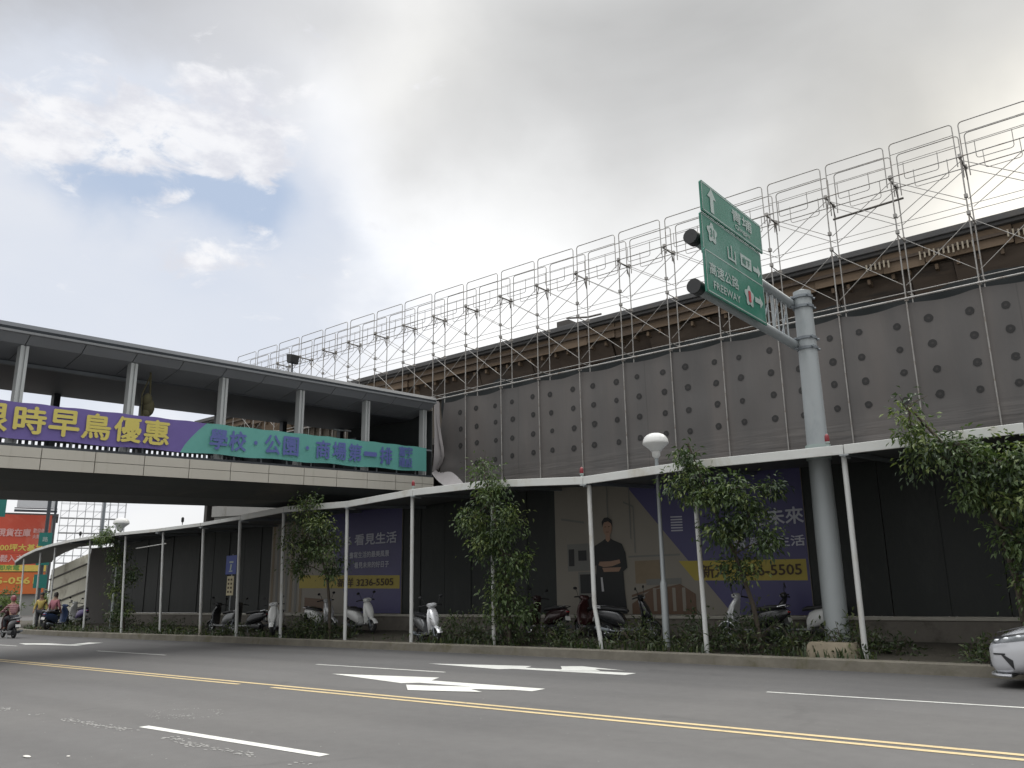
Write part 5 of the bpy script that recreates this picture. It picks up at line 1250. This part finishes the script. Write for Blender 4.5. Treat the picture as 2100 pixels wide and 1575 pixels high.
b = MB(); b.tube([(.16, -.60, .82), (.7, -.66, .945), (1.1, -.66, 1.0)], .006, 5); b.build('bonnet_seam', M['black_plastic'], ct); b = MB(); b.tube([(.16, .60, .82), (.7, .66, .945), (1.1, .66, 1.0)], .006, 5); b.build('bonnet_seam', M['black_plastic'], ct)
ct.location = (-2.98, 15.95, 0); ct.rotation_euler = (0, 0, R(1))

# ------------------------------------------------------------------ far street under the bridge
O = Vector((-103.6, 37.1, 0)); RT = Vector((.376, .927, 0)); NF = Vector((.927, -.376, 0))    # along the frontage; towards the road
def fp(s, d, z): return O + RT * s + NF * d + Vector((0, 0, z))
def fbox(b, s0, s1, d0, d1, z0, z1): return b.hexa([fp(s0, d0, z0), fp(s1, d0, z0), fp(s1, d1, z0), fp(s0, d1, z0)], [fp(s0, d0, z1), fp(s1, d0, z1), fp(s1, d1, z1), fp(s0, d1, z1)])
sb_ = thing('shop_building', 'plain grey shop building carrying the red hoardings far down the street', 'building', fp(-4, -4, 0))
b = MB(); fbox(b, -14, 4.6, -9, -.2, 0, 10.9); b.build('wall', M['bld_grey'], sb_)
b = MB(); fbox(b, -14.2, 4.8, -9.2, 0, 10.9, 11.2); b.build('roof', M['concrete_dark'], sb_)
b = MB(); fbox(b, 4.7, 9, -6, -1, 0, 4.4); b.build('annex', M['bld_grey'], sb_)
for k in range(3):
    b = MB(); fbox(b, 5.2 + k * 1.2, 6.0 + k * 1.2, -.98, -.94, 1.0, 3.4); b.build('window', M['glass_dark'], sb_)
def ftext(p, s, a, z, h, w, m, bold=.03): return lettering(s, 1, fp(a, .16, z), RT, RZ, m, p, bold=bold, height=h, width=w)
ra = thing('billboard', 'upper red billboard with pale and yellow Chinese writing under the footbridge', 'billboard', fp(-1, 0, 6.6))
b = MB(); fbox(b, -9, 4.15, 0, .12, 6.75, 11.0); b.build('panel', M['ad_red'], ra)
ftext(ra, '現貨在庫', 0.6, 9.0, .85, 3.2, M['ad_pink']); ftext(ra, '歡迎參觀', 3.2, 9.25, .5, 1.5, M['ad_pink']); ftext(ra, '火熱銷售', 3.2, 8.6, .45, 1.5, M['ad_pink'])
ftext(ra, '19000坪大基地', 1.0, 7.35, .75, 5.4, M['ad_yellow'])
rb = thing('billboard', 'middle billboard with pink and green bands below the red writing', 'billboard', fp(-1, 0, 4.9))
b = MB(); fbox(b, -9, 4.15, 0, .12, 4.75, 6.72); b.build('panel', M['ad_red'], rb)
ftext(rb, '輕鬆入主', .3, 6.15, .75, 3.0, M['ad_pink']); 
b = MB(); fbox(b, -9, 4.15, .13, .17, 4.75, 5.45); b.build('band', M['ad_yellow'], rb)
lettering('立即來電', 1, fp(.2, .19, 5.15), RT, RZ, M['ad_green'], rb, bold=.03, height=.55, width=2.7)
rc = thing('billboard', 'lower orange billboard with a yellow telephone number', 'billboard', fp(-1, 0, 2.5))
b = MB(); fbox(b, -9, 4.15, 0, .12, 2.3, 4.65); b.build('panel', M['ad_orange'], rc)
ftext(rc, '455-0561', .6, 3.75, .7, 5.2, M['ad_yellow'])
wb = thing('billboard', 'pale grey roadside board on a dark truss above the red billboards', 'billboard', fp(1.8, 2, 0))
b = MB(); fbox(b, .6, 4.35, 2.0, 2.2, 11.65, 13.2); b.build('panel', M['pale_board'], wb)
b = MB(); fbox(b, .4, 4.6, 2.0, 2.3, 11.15, 11.4); fbox(b, .4, 4.6, 2.0, 2.3, 11.5, 11.6)
fbox(b, 4.3, 4.55, 2.0, 2.3, 0, 13.4); b.build('truss', M['metal_dark'], wb)
# white lattice of a scaffolded building
wl = thing('white_scaffolding', 'pale scaffolding wrapped around a far building left of the globe lamp', 'scaffolding', fp(8.6, -6, 0))
WS = M['white_steel']
for d in (-6.0, -7.2):
    for k in range(9):
        b = MB(); q = 5.0 + k * .9; b.tube([fp(q, d, 0), fp(q, d, 15.6)], .035, 5); b.build('standard', WS, wl)
    for k in range(12):
        b = MB(); z = 5.0 + k * .9; b.tube([fp(4.9, d + .05, z), fp(12.3, d + .05, z)], .028, 5); b.build('ledger', WS, wl)
for k in range(16):
    b = MB(); z = 6.0 + (k // 4) * 1.8; q = 5.0 + (k % 4) * 1.8; b.tube([fp(q, -5.9, z), fp(q + 1.8, -5.9, z + 1.8)], .025, 5); b.build('brace', WS, wl)
for k in range(4):
    b = MB(); z = 5.9 + k * 1.8; fbox(b, 5.0, 12.2, -7.1, -6.1, z, z + .08); b.build('deck', M['bld_grey'], wl)
# green street name signs on a post, dark mast, green overhead board
gp = thing('street_sign', 'dark post with three green name plates standing beyond the canopy end', 'street sign', (-65, 25.8, 0))
b = MB(); b.tube([(-65, 25.8, 0), (-65, 25.8, 10.2)], .13, 10); b.tube([(-65, 25.8, 8.7), (-66.5, 22.0, 9.2)], .06, 8); b.build('post', M['metal_dark'], gp, smooth=True)
GR = Vector((.37, .93, 0)); GN = Vector((.93, -.37, 0))
for z0, z1 in ((5.35, 6.3), (4.0, 5.05), (2.4, 3.35)):
    b = MB(); c = Vector((-65, 25.8, 0)) + GN * .16
    b.hexa([c - GR * .42 + Vector((0, 0, z0)), c + GR * .42 + Vector((0, 0, z0)), c + GR * .42 - GN * .05 + Vector((0, 0, z0)), c - GR * .42 - GN * .05 + Vector((0, 0, z0))], [c - GR * .42 + Vector((0, 0, z1)), c + GR * .42 + Vector((0, 0, z1)), c + GR * .42 - GN * .05 + Vector((0, 0, z1)), c - GR * .42 - GN * .05 + Vector((0, 0, z1))])
    o = b.build('name_plate', M['sign_teal'], gp)
    if z0 > 5: lettering('路', 1, c + GN * .01 + Vector((0, 0, (z0 + z1) / 2)), GR, RZ, M['sign_white'], o, height=.34, width=.34)
b = MB(); b.lathe([(.16, 0), (.13, 6), (.10, 12.5)], (-68.5, 31.4, 0), 10); b.build('mast', M['galv_dark'], smooth=True, label='tall dark grey mast between the pale scaffolding and the globe lamp', cat='pole')
og = thing('road_sign', 'green overhead sign cut by the left edge below the footbridge', 'road sign', (-75.6, 25.6, 0))
b = MB(); b.hexa([(-75.9, 24.6, 8.2), (-75.42, 26.62, 8.2), (-75.5, 26.64, 8.2), (-75.98, 24.62, 8.2)], [(-75.9, 24.6, 10.0), (-75.42, 26.62, 10.0), (-75.5, 26.64, 10.0), (-75.98, 24.62, 10.0)]); b.build('panel', M['sign_teal'], og)
lettering('中壢', 1, (-75.64, 25.75, 9.2), Vector((.237, .97, 0)), RZ, M['sign_white'], og, height=.5, width=1.1)
b = MB(); b.tube([(-76.2, 24.4, 9.4), (-77.4, 19.5, 9.4)], .12, 8); b.tube([(-77.4, 19.5, 0), (-77.4, 19.5, 9.8)], .18, 10); b.build('pole', M['galv_dark'], og, smooth=True)
shrub(-97.0, 35.5, 5.5, 2.6, 1500, 80, 'large pale green bush below the orange billboard at the left edge', .34, HEDGE, 'bush', 'bush', 'roadside bushes far away')
shrub(-95.5, 38.8, 4.0, 2.3, 1100, 81, 'pale green bush behind the pedestrians, right of the larger bush', .34, HEDGE, 'bush', 'bush', 'roadside bushes far away')
